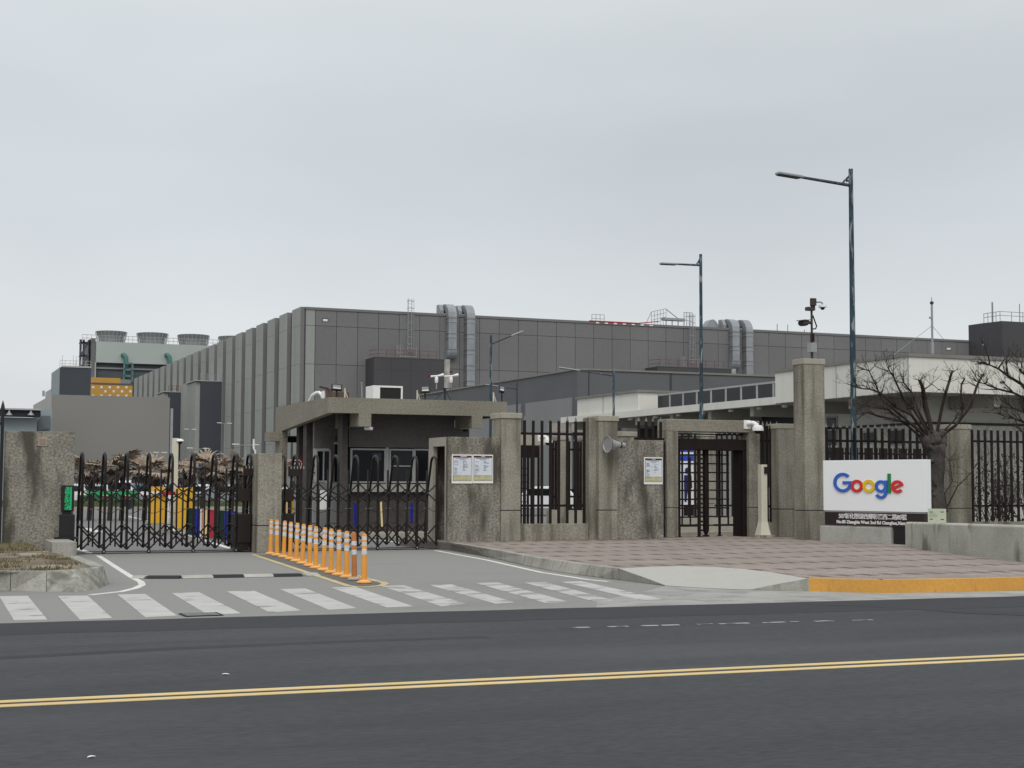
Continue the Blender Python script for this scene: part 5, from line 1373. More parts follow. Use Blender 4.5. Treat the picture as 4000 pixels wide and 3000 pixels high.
# ladders with cages
def ladder(px, lab):
    x = V(px, 1300, BY).x; mb = MB()
    def seg(x, z0, z1, cage=True):
        for s_ in (-.28, .28): mb.beam((x + s_, BY - .35, z0), (x + s_, BY - .35, z1), .05, .05)
        z = z0
        while z < z1: mb.beam((x - .28, BY - .35, z), (x + .28, BY - .35, z), .035, .035); z += .45
        if cage:
            z = z0 + .4
            while z < z1 + .01:
                mb.tube([(x - .4, BY - .35, z), (x - .38, BY - .9, z), (x, BY - 1.1, z), (x + .38, BY - .9, z), (x + .4, BY - .35, z)], .03, 4); z += .95
            for a in (-.38, 0, .38): mb.beam((x + a, BY - (1.1 if a == 0 else .9), z0 + .4), (x + a, BY - (1.1 if a == 0 else .9), z1), .04, .04)
    seg(x, 18.6, 26.0); seg(x - 1.5, 15.5, 19.8)
    mb.box(x - 1.7, x + .7, BY - 1.1, BY - .01, 18.2, 18.3)
    for a in (x - 1.7, x + .7):
        mb.beam((a, BY - 1.05, 18.3), (a, BY - 1.05, 19.5), .05, .05)
    mb.beam((x - .6, BY - 1.05, 19.4), (x + .7, BY - 1.05, 19.4), .05, .05); mb.beam((x + .7, BY - 1.0, 18.2), (x + .2, BY - .05, 17.0), .06, .06)
    mb.build('caged_ladder', greym, mbld, label=lab)
ladder(1597, 'left caged ladder with its top cage above the roof'); ladder(2694, 'right caged ladder')
# small windows and red roof tape
for (a, b, c, d) in ((1258, 1282, 1241, 1256), (3695, 3715, 1356, 1367)):
    x0, x1 = V(a, c, BY).x, V(b, c, BY).x; z1, z0 = cz(a, c, BY), cz(a, d, BY)
    f = MB().box(x0, x1, BY - .05, BY - .01, z0, z1).build('window', midgrey, mbld)
    MB().box(x0 + .12, x1 - .1, BY - .07, BY - .051, z0 + .05, z0 + .35).build('pane', lightw, f)
    MB().box(x0 + .12, x1 - .1, BY - .07, BY - .051, z0 + .37, z1 - .06).build('pane', glass, f)
mb = MB(); xa, xb = V(2300, 1249, BY).x, V(2610, 1262, BY).x
mb.beam((xa, BY - .12, BH + .02), (xb - 5, BY - .12, BH + .02), .05, .18); mb.beam((xb - 5, BY - .12, BH + .02), (xb - 1.5, BY - .12, BH + .45), .05, .13)
mb.build('red_roof_edge', redm, mbld)
mb = MB()
for i in range(7):
    xx = V(2332 + i * 35, 1253, BY).x; mb.box(xx - .25, xx + .25, BY - .16, BY - .11, BH - .28, BH - .1)
mb.build('roof_edge_clip', lightw, mbld)
# roof walkway rail (right part) and rails
mb = MB(); xa, xb = V(2545, 1240, BY + 1).x, V(2602, 1240, BY + 1).x
for zz in (1.0, 1.6, 2.2): mb.beam((xa + (2.2 - zz) * .0, BY + 1, BH + zz - .3), (xb, BY + 1, BH + zz + .3), .07, .07)
for i in range(6): xx = xa + (xb - xa) * i / 5; mb.beam((xx, BY + 1, BH), (xx, BY + 1, BH + 1.9 + .6 * i / 5), .05, .05)
mb.beam((xa, BY + 1, BH + 1.9), (xa - 1, BY + 1, BH), .07, .07)
xc, xd = V(2672, 1260, BY + 1).x, V(2704, 1260, BY + 1).x
mb.box(xb - .5, xc, BY + .6, BY + 1.6, BH + .8, BH + 1.15); mb.beam((xb, BY + 1, BH + 2.4), (xb + 2, BY + 1, BH + 1.1), .1, .1)
for zz in (.9, 1.5, 2.1): mb.beam((xc, BY + 1, BH + zz), (xd, BY + 1, BH + zz), .07, .07)
for i in range(4): xx = xc + (xd - xc) * i / 3; mb.beam((xx, BY + 1, BH), (xx, BY + 1, BH + 2.1), .08, .08)
for i in range(4): xx = xb + (xc - xb) * i / 3; mb.beam((xx, BY + 1, BH - .1), (xx, BY + 1, BH + .9), .1, .1)
xe, xf_ = V(2312, 1236, BY + 4).x, V(2360, 1238, BY + 4).x
for zz in (.9, 1.5): mb.beam((xe, BY + 4, BH + zz), (xf_, BY + 4, BH + zz), .06, .06)
for i in range(4): xx = xe + (xf_ - xe) * i / 3; mb.beam((xx, BY + 4, BH - .3), (xx, BY + 4, BH + 1.5), .06, .06)
mb.build('roof_walkway', greym, mbld)
mb = MB()
for px in (3036, 3077, 3142): xx = V(px, 1280, BY + 1).x; mb.beam((xx, BY + 1, BH - .2), (xx, BY + 1, BH + (1.1 if px != 3142 else .5)), .09, .09)
mb.build('lightning_rod', greym, mbld)
# right roof tower
Y = BY - 3
x0 = V(3834, 1300, Y).x; zt2 = cz(3834, 1263, Y)
tw = thing('dark_tower', 'dark stair tower with roof rail and small window at the far right skyline', 'tower', (x0, Y, 0))
xk = V(3914, 1256, Y - 4).x
MB().prism([(x0, Y), (xk, Y - 4), (xk + 30, Y - 4), (xk + 30, Y + 3), (x0, Y + 3)], 'z', 0, zt2).build('body', darkbox, tw)
mb = MB()
for zz in (.9, 1.5):
    mb.beam((x0 + .5, Y, zt2 + zz), (xk, Y - 3.6, zt2 + zz), .08, .08); mb.beam((xk, Y - 3.6, zt2 + zz), (xk + 20, Y - 3.6, zt2 + zz), .08, .08)
for i in range(5): q = i / 4; mb.beam((x0 + .5 + (xk - x0 - .5) * q, Y - 3.6 * q, zt2), (x0 + .5 + (xk - x0 - .5) * q, Y - 3.6 * q, zt2 + 1.5), .07, .07)
for i in range(1, 6): mb.beam((xk + 2.2 * i, Y - 3.6, zt2), (xk + 2.2 * i, Y - 3.6, zt2 + 1.5), .07, .07)
for xx in (x0 + .4, xk, xk + 5.2): mb.beam((xx, Y - 2, zt2), (xx, Y - 2, zt2 + 3.1), .1, .1)
mb.build('roof_rail', greym, tw)
wxa = V(3862, 1325, Y - 1).x; wv = Vector((xk - x0, -4, 0)).normalized()
pA = Vector((x0, Y, 0)) + wv * ((xk - x0) * .33); pB = Vector((x0, Y, 0)) + wv * ((xk - x0) * .68); off = Vector((wv.y, -wv.x, 0)) * .03
zc = cz(3870, 1333, Y - 2)
MB().beam(pA + off + Vector((0, 0, zc)), pB + off + Vector((0, 0, zc)), .06, 1.0).build('window', palewall, tw)
MB().beam(pA + off * 2.4 + wv * .2 + Vector((0, 0, zc + .1)), pB + off * 2.4 - wv * .2 + Vector((0, 0, zc + .1)), .06, .7).build('pane', glass, tw)
# antenna mast
Y = 120
t = thing('antenna_mast', 'slim guyed antenna mast rising behind the white building', 'antenna', (V(3643, 1400, Y).x, Y, 0))
p = V(3643, 1400, Y); zz = lambda py: cz(3643, py, Y)
MB().tube([(p.x, Y, 0), (p.x, Y, zz(1340))], .16, 8).tube([(p.x, Y, zz(1340)), (p.x, Y, zz(1190))], .11, 8).build('mast', greym, t)
MB().lathe([(.05, 0), (.18, .15), (.2, .3), (.06, .4)], (p.x, Y, zz(1192)), 10).tube([(p.x, Y, zz(1185)), (p.x, Y, zz(1162))], .03, 6).build('top_fitting', polegrey, t)
mb = MB()
for dx in (-4.4, 4.4): mb.tube([(p.x, Y, zz(1272)), (p.x + dx, Y + 1, zz(1400))], .025, 4)
mb.build('guy_wire', greym, t)
MB().box(p.x - .3, p.x, Y - .1, Y + .1, zz(1245), zz(1238)).build('side_bracket', greym, t)

# ---------------------------------------------------------------- mid grey building
gx, gyv = 40.2, 86.0
q = V(2255, 1445, gyv); gx = q.x; gzt = q.z
gb_ = thing('slate_building', 'slate grey low building between the guardhouse and the white building', 'building', (gx, gyv, 0))
gy2 = VX(1640, 1553, gx).y if VX(1640, 1553, gx).y > 0 else 200
gy2 = min(gy2, 180)
MB().box(gx, gx + 60, gyv, gyv + 20, 0, gzt).build('front_block', midgrey, gb_)
MB().prism([(gyv + 20.003, 0), (gy2, 0), (gy2, gzt - .0), (gyv + 20.003, gzt - .0)], 'x', gx, gx + 20).build('side_block', midgrey, gb_)
MB().box(gx - .08, gx + 60, gyv - .08, gyv + .3, gzt + .003, gzt + .12).build('coping', trimgrey, gb_)
MB().box(gx - .08, gx + .3, gyv + .303, gy2, gzt + .003, gzt + .12).build('coping', trimgrey, gb_)
# lighter lower band on the side (left face)
zL = VX(2238, 1553, gx).z
ya, yb = VX(2236, 1560, gx).y, VX(2058, 1580, gx).y
MB().box(gx - .12, gx - .003, ya, yb, 0, zL).build('lower_panel', midgrey2, gb_)
ya, yb = VX(2037, 1580, gx).y, VX(1985, 1580, gx).y
MB().box(gx - .12, gx - .003, ya, yb, 0, zL).build('lower_panel', midgrey2, gb_)
ya, yb = VX(1975, 1580, gx).y, VX(1830, 1580, gx).y
MB().box(gx - .12, gx - .003, ya, yb, 0, zL).build('lower_panel', midgrey2, gb_)
mb = MB(); xx = V(2620, 1500, gyv).x; mb.box(xx - .08, xx + .08, gyv - .02, gyv - .003, 0, gzt); xx = V(2300, 1500, gyv).x; mb.box(xx - .04, xx + .04, gyv - .015, gyv - .003, 0, gzt); mb.build('panel_joint', joint_d, gb_)

# ---------------------------------------------------------------- white building
wc = D(3550, 1393, 55.0)
WX, WYc, WZ = wc.x, wc.y, wc.z
wb = thing('white_building', 'low off-white building with deep eaves and a window band, behind the right fence', 'building', (WX, WYc, 0))
ze = VX(3550, 1529, WX).z          # underside of parapet
ysplit = VX(3028, 1500, WX).y      # end of tall parapet
yg1 = VX(2508, 1570, WX).y
ye = VX(2190, 1635, WX).y
# near parapet
MB().box(WX, WX + 50, WYc, WYc + .25, ze, WZ).build('front_parapet', whitewall, wb)
MB().box(WX, WX + .25, WYc + .253, ysplit, ze, WZ).build('side_parapet', whitewall, wb)
MB().box(WX - .06, WX + 50, WYc - .06, WYc + .3, WZ + .003, WZ + .14).build('parapet_trim', trimgrey, wb)
MB().box(WX - .06, WX + .3, WYc + .303, ysplit, WZ + .003, WZ + .14).build('parapet_trim', trimgrey, wb)
mb = MB()
for px in (3268, 3550): 
    yy = VX(px, 1480, WX).y; mb.box(WX - .012, WX - .002, yy - .012 + .03, yy + .012 + .03, ze, WZ)
for i in range(1, 12):
    xx = WX + i * 3.2; mb.box(xx - .012, xx + .012, WYc - .012, WYc - .002, ze, WZ)
mb.build('cladding_joint', trimgrey, wb)
# eave fascia along the long side and the roof behind
zfa = VX(2508, 1600, WX).z; 
MB().box(WX, WX + .3, ysplit + .003, ye, zfa - .32, zfa).build('eave_fascia', whitewall, wb)
MB().box(WX + .3, WX + 4, WYc + .26, ye, ze + .05, ze + .1).build('eave_soffit', soffit, wb)
MB().box(WX + .26, WX + 50, WYc + .26, WYc + 3.6, ze + .052, ze + .102).build('front_soffit', soffit, wb)
# glass clerestory
zg0 = VX(2700, 1583, WX).z; zg1 = VX(2700, 1533, WX).z
gxp = WX + .9
zg0 = VX(2900, 1566, gxp).z; zg1 = VX(2900, 1511, gxp).z
npn = 9; 
y0_, y1_ = ysplit + .1, yg1
MB().box(gxp + .06, gxp + .5, y0_, y1_, zfa - .2, zg1 + .05).build('clerestory_core', midgrey, wb)
for i in range(npn):
    ya, yb = y0_ + (y1_ - y0_) * i / npn, y0_ + (y1_ - y0_) * (i + 1) / npn
    f = MB().box(gxp - .012, gxp + .05, ya, ya + .16, zg0 - .02, zg1 + .02).build('window_mullion', alu, wb)
    MB().box(gxp, gxp + .04, ya + .16, yb, zg0, zg1).build('window_pane', glass, wb)
MB().box(gxp - .03, gxp + .5, y0_, y1_, zg1 + .003, zg1 + .09).build('window_head', alu, wb)
MB().box(WX + .3, gxp + .1, y0_, y1_, zg0 - .12, zg0 - .02).build('window_sill', alu, wb)
# far white block
yb0 = VX(2493, 1545, WX + .2).y; yb1 = VX(2255, 1560, WX + .2).y; zbk = VX(2493, 1532, WX + .2).z
MB().box(WX + .2, WX + 12, yb0, yb1, zfa + .01, zbk).build('upper_block', whitewall, wb)
MB().box(WX + .1, WX + 12.1, yb0 - .1, yb1 + .1, zbk + .003, zbk + .12).build('parapet_trim', trimgrey, wb)
mb = MB(); yy = VX(2356, 1560, WX + .2).y; mb.box(WX + .188, WX + .198, yy - .02, yy + .02, zfa, zbk); mb.build('cladding_joint', trimgrey, wb)
MB().box(gxp + 1.2, WX + 40, WYc + 3.9, yb0 - .2, zfa + .3, WZ - .75).build('roof_mass', midgrey, wb)
# walls under the eaves
wxi = WX + 3.2; 
MB().box(wxi, wxi + 12, WYc + 3.0, ye - 2, 0, ze + .049).build('side_wall', beigewall, wb)
MB().box(wxi + 12.003, WX + 50, WYc + 3.003, WYc + 12, 0, ze + .049).build('front_wall', beigewall, wb)
mb = MB()
zc1 = ze - 1.0
mb.box(wxi - .06, wxi - .003, WYc + 3.0, ye - 2, zc1 - .05, zc1 + .05).box(wxi - .06, WX + 50, WYc + 2.94, WYc + 2.997, zc1 - .05, zc1 + .05)
mb.build('string_course', joint_d, wb)
for i in range(9):
    yy = WYc + 4 + i * 3.7; MB().box(WX + .35, wxi - .06, yy, yy + .3, ze - .45, ze + .048).build('eave_beam', soffit, wb)
for i in range(9):
    xx = wxi + 1 + i * 3.7; MB().box(xx, xx + .3, WYc + .3, WYc + 2.9, ze - .45, ze + .048).build('eave_beam', soffit, wb)
for px in (2432, 2530, 2618, 2715, 2822, 2930, 3030):
    q = VX(px, 1600, WX + .15); MB().lathe([(.12, -.1), (.12, -.0)], (WX + .6, q.y, zfa - .33), 10).build('downlight', white_m, wb)
# openings
def opening(pa, pb, X=None, Y=None, gl=glass, bv=(), bh=(), fr=alu):
    if X is not None:
        a, b = VX(*pa, X), VX(*pb, X); y0, y1, z1, z0 = b.y, a.y, a.z, b.z
        f = MB().box(X - .04, X - .003, y0, y1, z0, z1).build('window', fr, wb)
        MB().box(X - .06, X - .041, y0 + .08, y1 - .08, z0 + .08, z1 - .08).build('pane', gl, f)
        if bh:
            for q_ in bh: zz = VX(pa[0], q_, X).z; MB().box(X - .07, X - .061, y0 + .05, y1 - .05, zz - .03, zz + .03).build('glazing_bar', fr, f)
opening((3229, 1628), (3275, 1795), X=wxi, bh=(1680, 1724)) 
opening((3372, 1684), (3425, 1732), X=wxi, bh=())
opening((3470, 1676), (3535, 1740), X=wxi)
MB().box(wxi - .1, wxi - .003, VX(3180, 1640, wxi).y, VX(2880, 1640, wxi).y, 1.5, VX(3080, 1620, wxi).z).build('dark_opening', blackm, wb)
opening((2413, 1690), (2460, 1730), X=wxi); opening((2500, 1655), (2590, 1730), X=wxi, gl=dkmetal, fr=dkmetal)
opening((2240, 1650), (2310, 1740), X=wxi, gl=dkmetal, fr=midgrey)
for px in (2226, 2330):
    q = VX(px, 1700, WX + .5); MB().tube([(WX + .5, q.y, 0), (WX + .5, q.y, zfa - .34)], .09, 8).build('white_column', white_m, wb)
MB().box(V(3905, 1494, WYc).x, V(3922, 1494, WYc).x, WYc - .05, WYc - .003, cz(3912, 1496, WYc), cz(3912, 1490, WYc)).build('wall_vent', joint_d, wb)

# ---------------------------------------------------------------- far left buildings
def YB(px, d): return D(px, 1600, d).y
Y = D(204, 1541, 140).y; q = V(204, 1541, Y); x0 = q.x; zt2 = q.z; x1 = V(664, 1551, Y).x
t = thing('plain_grey_building', 'big plain grey box building behind the left accordion gate', 'building', (x0, Y, 0))
yend = VX(130, 1578, x0).y
MB().box(x0, x1, Y, Y + .4, 0, zt2).build('front_wall', greywall, t)
MB().box(x0, x0 + .4, Y + .403, yend, 0, zt2).build('side_wall', palewall, t)
MB().box(x0 + .4, x1, Y + .4, yend, zt2 - 1, zt2 - .5).build('roof', midgrey2, t)
MB().box(x1 - .4, x1, Y + .4, yend, 0, zt2).build('end_wall', greywall, t)
MB().box(x1 + .1, x1 + .35, Y + .1, Y + .4, 0, cz(664, 1595, Y)).build('downpipe', greym, t)
# canopy left of it
Yc = Y - 12
xa, xb = V(-900, 1600, Yc).x, V(160, 1600, Yc).x
t = thing('loading_canopy', 'dark loading canopy over a blue-grey wall at the far left', 'canopy', (xa, Yc, 0))
MB().box(xa, xb, Yc, Yc + 10, cz(80, 1601, Yc), cz(80, 1595, Yc)).build('roof_edge', palewall, t)
MB().box(xa, xb, Yc + .3, Yc + .8, cz(80, 1628, Yc), cz(80, 1601.3, Yc)).build('dark_beam', M('canopy_dark', (.012, .016, .02), rough=.6), t)
MB().box(xa, V(145, 1640, Yc + 1).x, Yc + 1.2, Yc + 1.6, 0, cz(80, 1628.5, Yc)).build('wall', bluewall, t)
mb = MB()
for px in (36, 121): q = V(px, 1617, Yc); mb.lathe([(.3, -.1), (.1, .15), (.03, .4)], (q.x, Yc + .1, q.z), 10)
mb.build('hanging_lamp', greym, t)
Yd = Yc + 4
t = thing('curved_annex', 'blue-grey annex with a rounded shoulder left of the plain grey building', 'building', (V(150, 1640, Yd).x, Yd, 0))
P = [V(a, b, Yd) for a, b in ((160, 1598), (204, 1598), (204, 1900), (145, 1900), (145, 1650), (152, 1636), (160, 1628))]
MB().prism([(p.x, max(p.z, 0)) for p in P], 'y', Yd, Yd + 5).build('body', bluewall, t)
P = [V(a, b, Yd - .3) for a, b in ((162, 1624), (196, 1624), (196, 1672), (147, 1684), (147, 1648))]
MB().prism([(p.x, max(p.z, 0)) for p in P], 'y', Yd - .3, Yd - .01).build('shoulder_panel', M('annex_panel', (.13, .15, .165), rough=.7), t)
# dark roof block + pale ridge
Y = D(235, 1433, 230).y; x0 = V(235, 1433, Y).x; x1 = V(356, 1437, Y).x; zt2 = cz(235, 1434, Y)
t = thing('charcoal_block', 'charcoal square block with a roof rail above the plain grey building', 'building', (x0, Y, 0))
MB().box(x0, x1, Y, Y + .5, 0, zt2).build('front_wall', bluebox, t)
MB().box(x0, x0 + .4, Y + .503, Y + 14, 0, zt2).build('side_wall', bluewall, t)
MB().box(x0 + .4, x1, Y + .5, Y + 14, 0, zt2 - .3).build('mass', bluebox, t)
mb = MB()
for zz in (.6, 1.1): mb.beam((x0, Y + .5, zt2 + zz), (x1, Y + .5, zt2 + zz), .05, .05)
for i in range(7): xx = x0 + (x1 - x0) * i / 6; mb.beam((xx, Y + .5, zt2), (xx, Y + .5, zt2 + 1.1), .05, .05)
for px in (245, 288, 300): xx = V(px, 1420, Y).x; mb.beam((xx, Y + .6, zt2), (xx, Y + .6, zt2 + 1.9), .06, .06)
mb.box(x0 + .2, x1, Y - .1, Y + .4, zt2 + .003, zt2 + .25)
mb.build('roof_rail', palewall, t)
Yq = Y + 8; xq0 = V(234, 1500, Yq).x
yq1 = VX(178, 1528, xq0).y
t = thing('pale_ridge_building', 'pale long building wall receding left of the charcoal block', 'building', (xq0, Yq, 0))
MB().box(xq0 - .02, xq0 + .4, Yq, yq1, 0, VX(233, 1499, xq0).z).build('side_wall', palewall, t)
MB().box(xq0 + .4, xq0 + 3, Yq + 7, yq1, 0, VX(233, 1499, xq0).z - .5).build('mass', palewall, t)
MB().tube([V(170, 1548, 200), V(170, 1526, 200)], .16, 8).build('chimney_pipe', greym, t)
# orange screens
Y = D(357, 1500, 260).y
t = thing('orange_screen', 'orange screen wall with rows of pale square openings under the cooling tower', 'screen', (V(357, 1500, Y).x, Y, 0))
MB().box(V(357, 1500, Y).x, V(518, 1500, Y).x, Y, Y + 1, cz(430, 1560, Y), cz(430, 1502, Y)).build('lower_screen', orangew, t)
MB().box(V(363, 1500, Y).x, V(476, 1500, Y).x, Y + 2, Y + 3, cz(430, 1494, Y), cz(430, 1473, Y)).build('upper_screen', orangew, t)
MB().box(V(357, 1500, Y).x, V(518, 1500, Y).x, Y - .1, Y + 2, cz(430, 1501.5, Y), cz(430, 1496, Y)).build('ledge', midgrey, t)
MB().box(V(476, 1500, Y).x + .01, V(517, 1500, Y).x, Y + 2, Y + 3, cz(430, 1497, Y), cz(430, 1478, Y)).build('grey_infill', midgrey2, t)
MB().box(V(357, 1500, Y).x, V(518, 1500, Y).x, Y + .5, Y + 3, 0, cz(430, 1560.5, Y)).build('base', midgrey2, t)
sq = None
for r_, (py, off) in enumerate(((1513, 364), (1529, 412), (1546, 364))):
    for i in range(5 if r_ != 1 else 4):
        px = off + i * 32.4
        a = V(px - 4.5, py - 4.5, Y); b = V(px + 4.5, py + 4.5, Y)
        MB().box(a.x, b.x, Y - .06, Y - .003, b.z, a.z).build('square_opening', lightw, t)
# cooling tower
Y = D(375, 1333, 350).y
def X_(px): return V(px, 1400, Y).x
zt2, zm, zl = cz(375, 1333, Y), cz(375, 1415, Y), cz(375, 1478, Y)
t = thing('cooling_tower', 'pale green cooling tower with a row of flared fan stacks at the left skyline', 'cooling tower', (X_(375), Y, 0))
xe_ = X_(1000)
MB().box(X_(375), xe_, Y, Y + 18, zm, zt2).build('casing', ctgreen, t)
MB().box(X_(376), xe_, Y + 1, Y + 17, zl - 8, zm - .003).build('louvres', louvre, t)
MB().box(X_(376), xe_, Y + .6, Y + .99, zm - (zm - zl) * .28 - .4, zm - (zm - zl) * .28).build('louvre_beam', fanm, t)
MB().box(X_(372), X_(376), Y, Y + 17, 0, zm - .005).build('corner_column', palewall, t)
MB().box(X_(376), xe_, Y + 2, Y + 16, 0, zl - 8.003).build('basin', midgrey2, t)
MB().box(X_(358), X_(374), Y + 1, Y + 17, 0, zt2 + .8).build('end_shaft', M('shaft_grey', (.16, .165, .165), rough=.8), t)
fan = None
for i, px in enumerate((452, 617, 781, 944)):
    x = X_(px); rr = (X_(px + 57) - X_(px - 57)) / 2
    zt3 = cz(452, 1283, Y) + .0
    pf = [(rr * .88, zt2 + .2), (rr * .86, zt2 + 1.2), (rr * .92, zt2 + 2.1), (rr * 1.1, zt3), (rr * 1.06, zt3), (rr * .85, zt2 + 2.0)]
    f = MB().lathe(pf, (x, Y + 9, 0), 24).build('fan_stack', fanm, t)
    mb = MB()
    for k in range(24):
        a = 2 * math.pi * k / 24; 
        mb.beam((x + rr * .93 * math.cos(a), Y + 9 + rr * .93 * math.sin(a), zt2 + .3), (x + rr * 1.12 * math.cos(a), Y + 9 + rr * 1.12 * math.sin(a), zt3 - .1), .12, .12)
    mb.build('stack_rib', greym, f)
mb = MB()
for zz in (.7, 1.5): mb.beam((X_(320), Y + .3, zt2 + zz), (xe_, Y + .3, zt2 + zz), .1, .1)
for i in range(40): xx = X_(320) + (xe_ - X_(320)) * i / 39; mb.beam((xx, Y + .3, zt2), (xx, Y + .3, zt2 + 1.5), .08, .08)
mb.build('top_rail', greym, t)
# external stair
mb = MB()
for px in (318, 330, 351, 356):
    mb.box(X_(px) - .25, X_(px) + .25, Y + 2, Y + 2.5, zl - 20, zt2 + .5)
for k in range(8):
    z = zt2 - k * 3.1
    mb.box(X_(318), X_(356), Y + 2, Y + 6, z - .3, z); mb.beam((X_(320), Y + 2.2, z - 3.1), (X_(350), Y + 2.2, z), .5, .3)
mb.build('stair_frame', polegrey, t)
for px in (480, 650):
    mb = MB(); x = X_(px); z = cz(px, 1387, Y)
    mb.tube([(x, Y, z), (x, Y - 1.0, z), (x + .5, Y - 1.4, z - .6), (x + .6, Y - 1.4, z - 2.5), (x + .6, Y - 1.4, z - 24)], .55, 10); mb.build('riser_pipe', teal, t, smooth=True)
mb = MB(); xa, xb = X_(480), X_(512)
for x in (xa, xb): mb.beam((x, Y - 2.5, cz(480, 1495, Y)), (x, Y - 2.5, cz(480, 1422, Y)), .4, .4)
for py in (1422, 1447, 1471): mb.beam((xa, Y - 2.5, cz(480, py, Y)), (xb, Y - 2.5, cz(480, py, Y)), .4, .4)
mb.build('pipe_frame', M('frame_teal', (.10, .18, .18), rough=.6), t)

# ---------------------------------------------------------------- bare trees
def branch(mb, p, d, L, r, depth, rnd, droop=0.0, maxd=5):
    n = 4; pts = [Vector(p)]; rs = [r]; dd_ = Vector(d).normalized()
    for i in range(n):
        dd_ = (dd_ + Vector((rnd.uniform(-.22, .22), rnd.uniform(-.22, .22), rnd.uniform(-.10, .22) - droop))).normalized()
        pts.append(pts[-1] + dd_ * (L / n)); rs.append(r * (1 - .55 * (i + 1) / n))
    mb.tube(pts, rs, 6 if r > .02 else 4 if r > .008 else 3)
    if depth >= maxd: return
    k = rnd.choice((2, 3, 3)) if depth < 3 else 2
    for _ in range(k):
        i = rnd.choice((2, 3, 4)); a = rnd.uniform(.45, .95)
        ax_ = Vector((rnd.uniform(-1, 1), rnd.uniform(-1, 1), rnd.uniform(-.4, .9))).normalized()
        nd = (dd_ * (1 - a * .5) + ax_ * a * .62).normalized()
        branch(mb, pts[i], nd, L * rnd.uniform(.5, .78), max(rs[i] * .68, .0038), depth + 1, rnd, droop, maxd)
TYR = 33.4
rnd = random.Random(11)
tb = V(3660, 2060, TYR)
t = thing('bare_tree', 'bare pollarded tree with thick knobbly trunk right of the white sign', 'tree', (tb.x, TYR, PZ))
mb = MB()
tp = [(3662, 2110), (3658, 2000), (3655, 1900), (3658, 1800), (3656, 1760), (3652, 1730)]
mb.tube([V(a, b, TYR) for a, b in tp], [.26, .235, .215, .235, .28, .30], 14)
mb.tube([V(3652, 1745, TYR), V(3640, 1705, TYR), V(3634, 1680, TYR)], [.26, .25, .14], 12)
mb.tube([V(3668, 1750, TYR), V(3676, 1712, TYR + .1), V(3684, 1680, TYR)], [.22, .18, .1], 10)
mb.tube([V(3640, 1760, TYR), V(3606, 1712, TYR), V(3598, 1690, TYR)], [.2, .14, .08], 10)
rk = random.Random(4)
for _ in range(16):
    q = V(3655 + rk.uniform(-26, 28), rk.choice((rk.uniform(1690, 1780), rk.uniform(1780, 2020))), TYR - .12)
    mb.lathe([(.0, -.07), (.06, -.05), (.085, 0), (.06, .05), (0, .07)], q, 7)
trunk = mb.build('trunk', bark, t, smooth=True)
tex = bpy.data.textures.new('bark_lumps', 'CLOUDS'); tex.noise_scale = .14
su = trunk.modifiers.new('sub', 'SUBSURF'); su.levels = 2; su.render_levels = 2
dm = trunk.modifiers.new('lumps', 'DISPLACE'); dm.texture = tex; dm.strength = .10; dm.mid_level = .5; dm.texture_coords = 'GLOBAL'
crown = MB()
# stout pruned limbs
for pts, r in (([(3640, 1690), (3625, 1620), (3612, 1560), (3606, 1518), (3592, 1485)], .085), ([(3660, 1690), (3680, 1590), (3695, 1530), (3708, 1490), (3716, 1460), (3722, 1450)], .06),
               ([(3690, 1690), (3740, 1655), (3762, 1600), (3753, 1545), (3756, 1500), (3768, 1480)], .045), ([(3680, 1700), (3730, 1665), (3790, 1590), (3815, 1510), (3832, 1475), (3843, 1462)], .055)):
    P = [V(a, b, TYR + rnd.uniform(-.15, .15)) for a, b in pts]
    crown.tube(P, [r * .8 * (1 - .35 * i / (len(P) - 1)) for i in range(len(P))], 8)
    for q in P[2:]:
        for _ in range(4): branch(crown, q, (rnd.uniform(-1, 1), rnd.uniform(-1, 1), rnd.uniform(-.1, .7)), rnd.uniform(.12, .28), .010, 3, rnd)
# long side limbs toward the left and around
for pts, r in (([(3615, 1700), (3560, 1655), (3500, 1640), (3430, 1625), (3385, 1610), (3370, 1590)], .05), ([(3620, 1700), (3560, 1620), (3500, 1590), (3440, 1535), (3400, 1520), (3365, 1518), (3345, 1508)], .045),
               ([(3625, 1690), (3570, 1600), (3530, 1560), (3490, 1470), (3475, 1450), (3470, 1435)], .04), ([(3600, 1710), (3530, 1650), (3470, 1600), (3410, 1590), (3375, 1580)], .04),
               ([(3630, 1690), (3590, 1610), (3560, 1530), (3530, 1495), (3520, 1465)], .04), ([(3610, 1700), (3540, 1640), (3480, 1590), (3440, 1550), (3420, 1500), (3395, 1450), (3380, 1443)], .04),
               ([(3680, 1690), (3730, 1640), (3740, 1610)], .03), ([(3640, 1690), (3610, 1600), (3600, 1530), (3640, 1500), (3665, 1520)], .03)):
    P = [V(a, b, TYR + rnd.uniform(-.5, .5)) for a, b in pts]
    crown.tube(P, [r * (1 - .75 * i / (len(P) - 1)) for i in range(len(P))], 7)
    for i, q in enumerate(P[1:]):
        dloc = (P[i + 1] - P[i]).normalized()
        for _ in range(3):
            branch(crown, q, dloc + Vector((rnd.uniform(-.8, .8), rnd.uniform(-.7, .7), rnd.uniform(-.5, .55))), rnd.uniform(.22, .46), r * .34, 2, rnd, droop=.05, maxd=5)
crown.build('crown', twig, t, smooth=True)
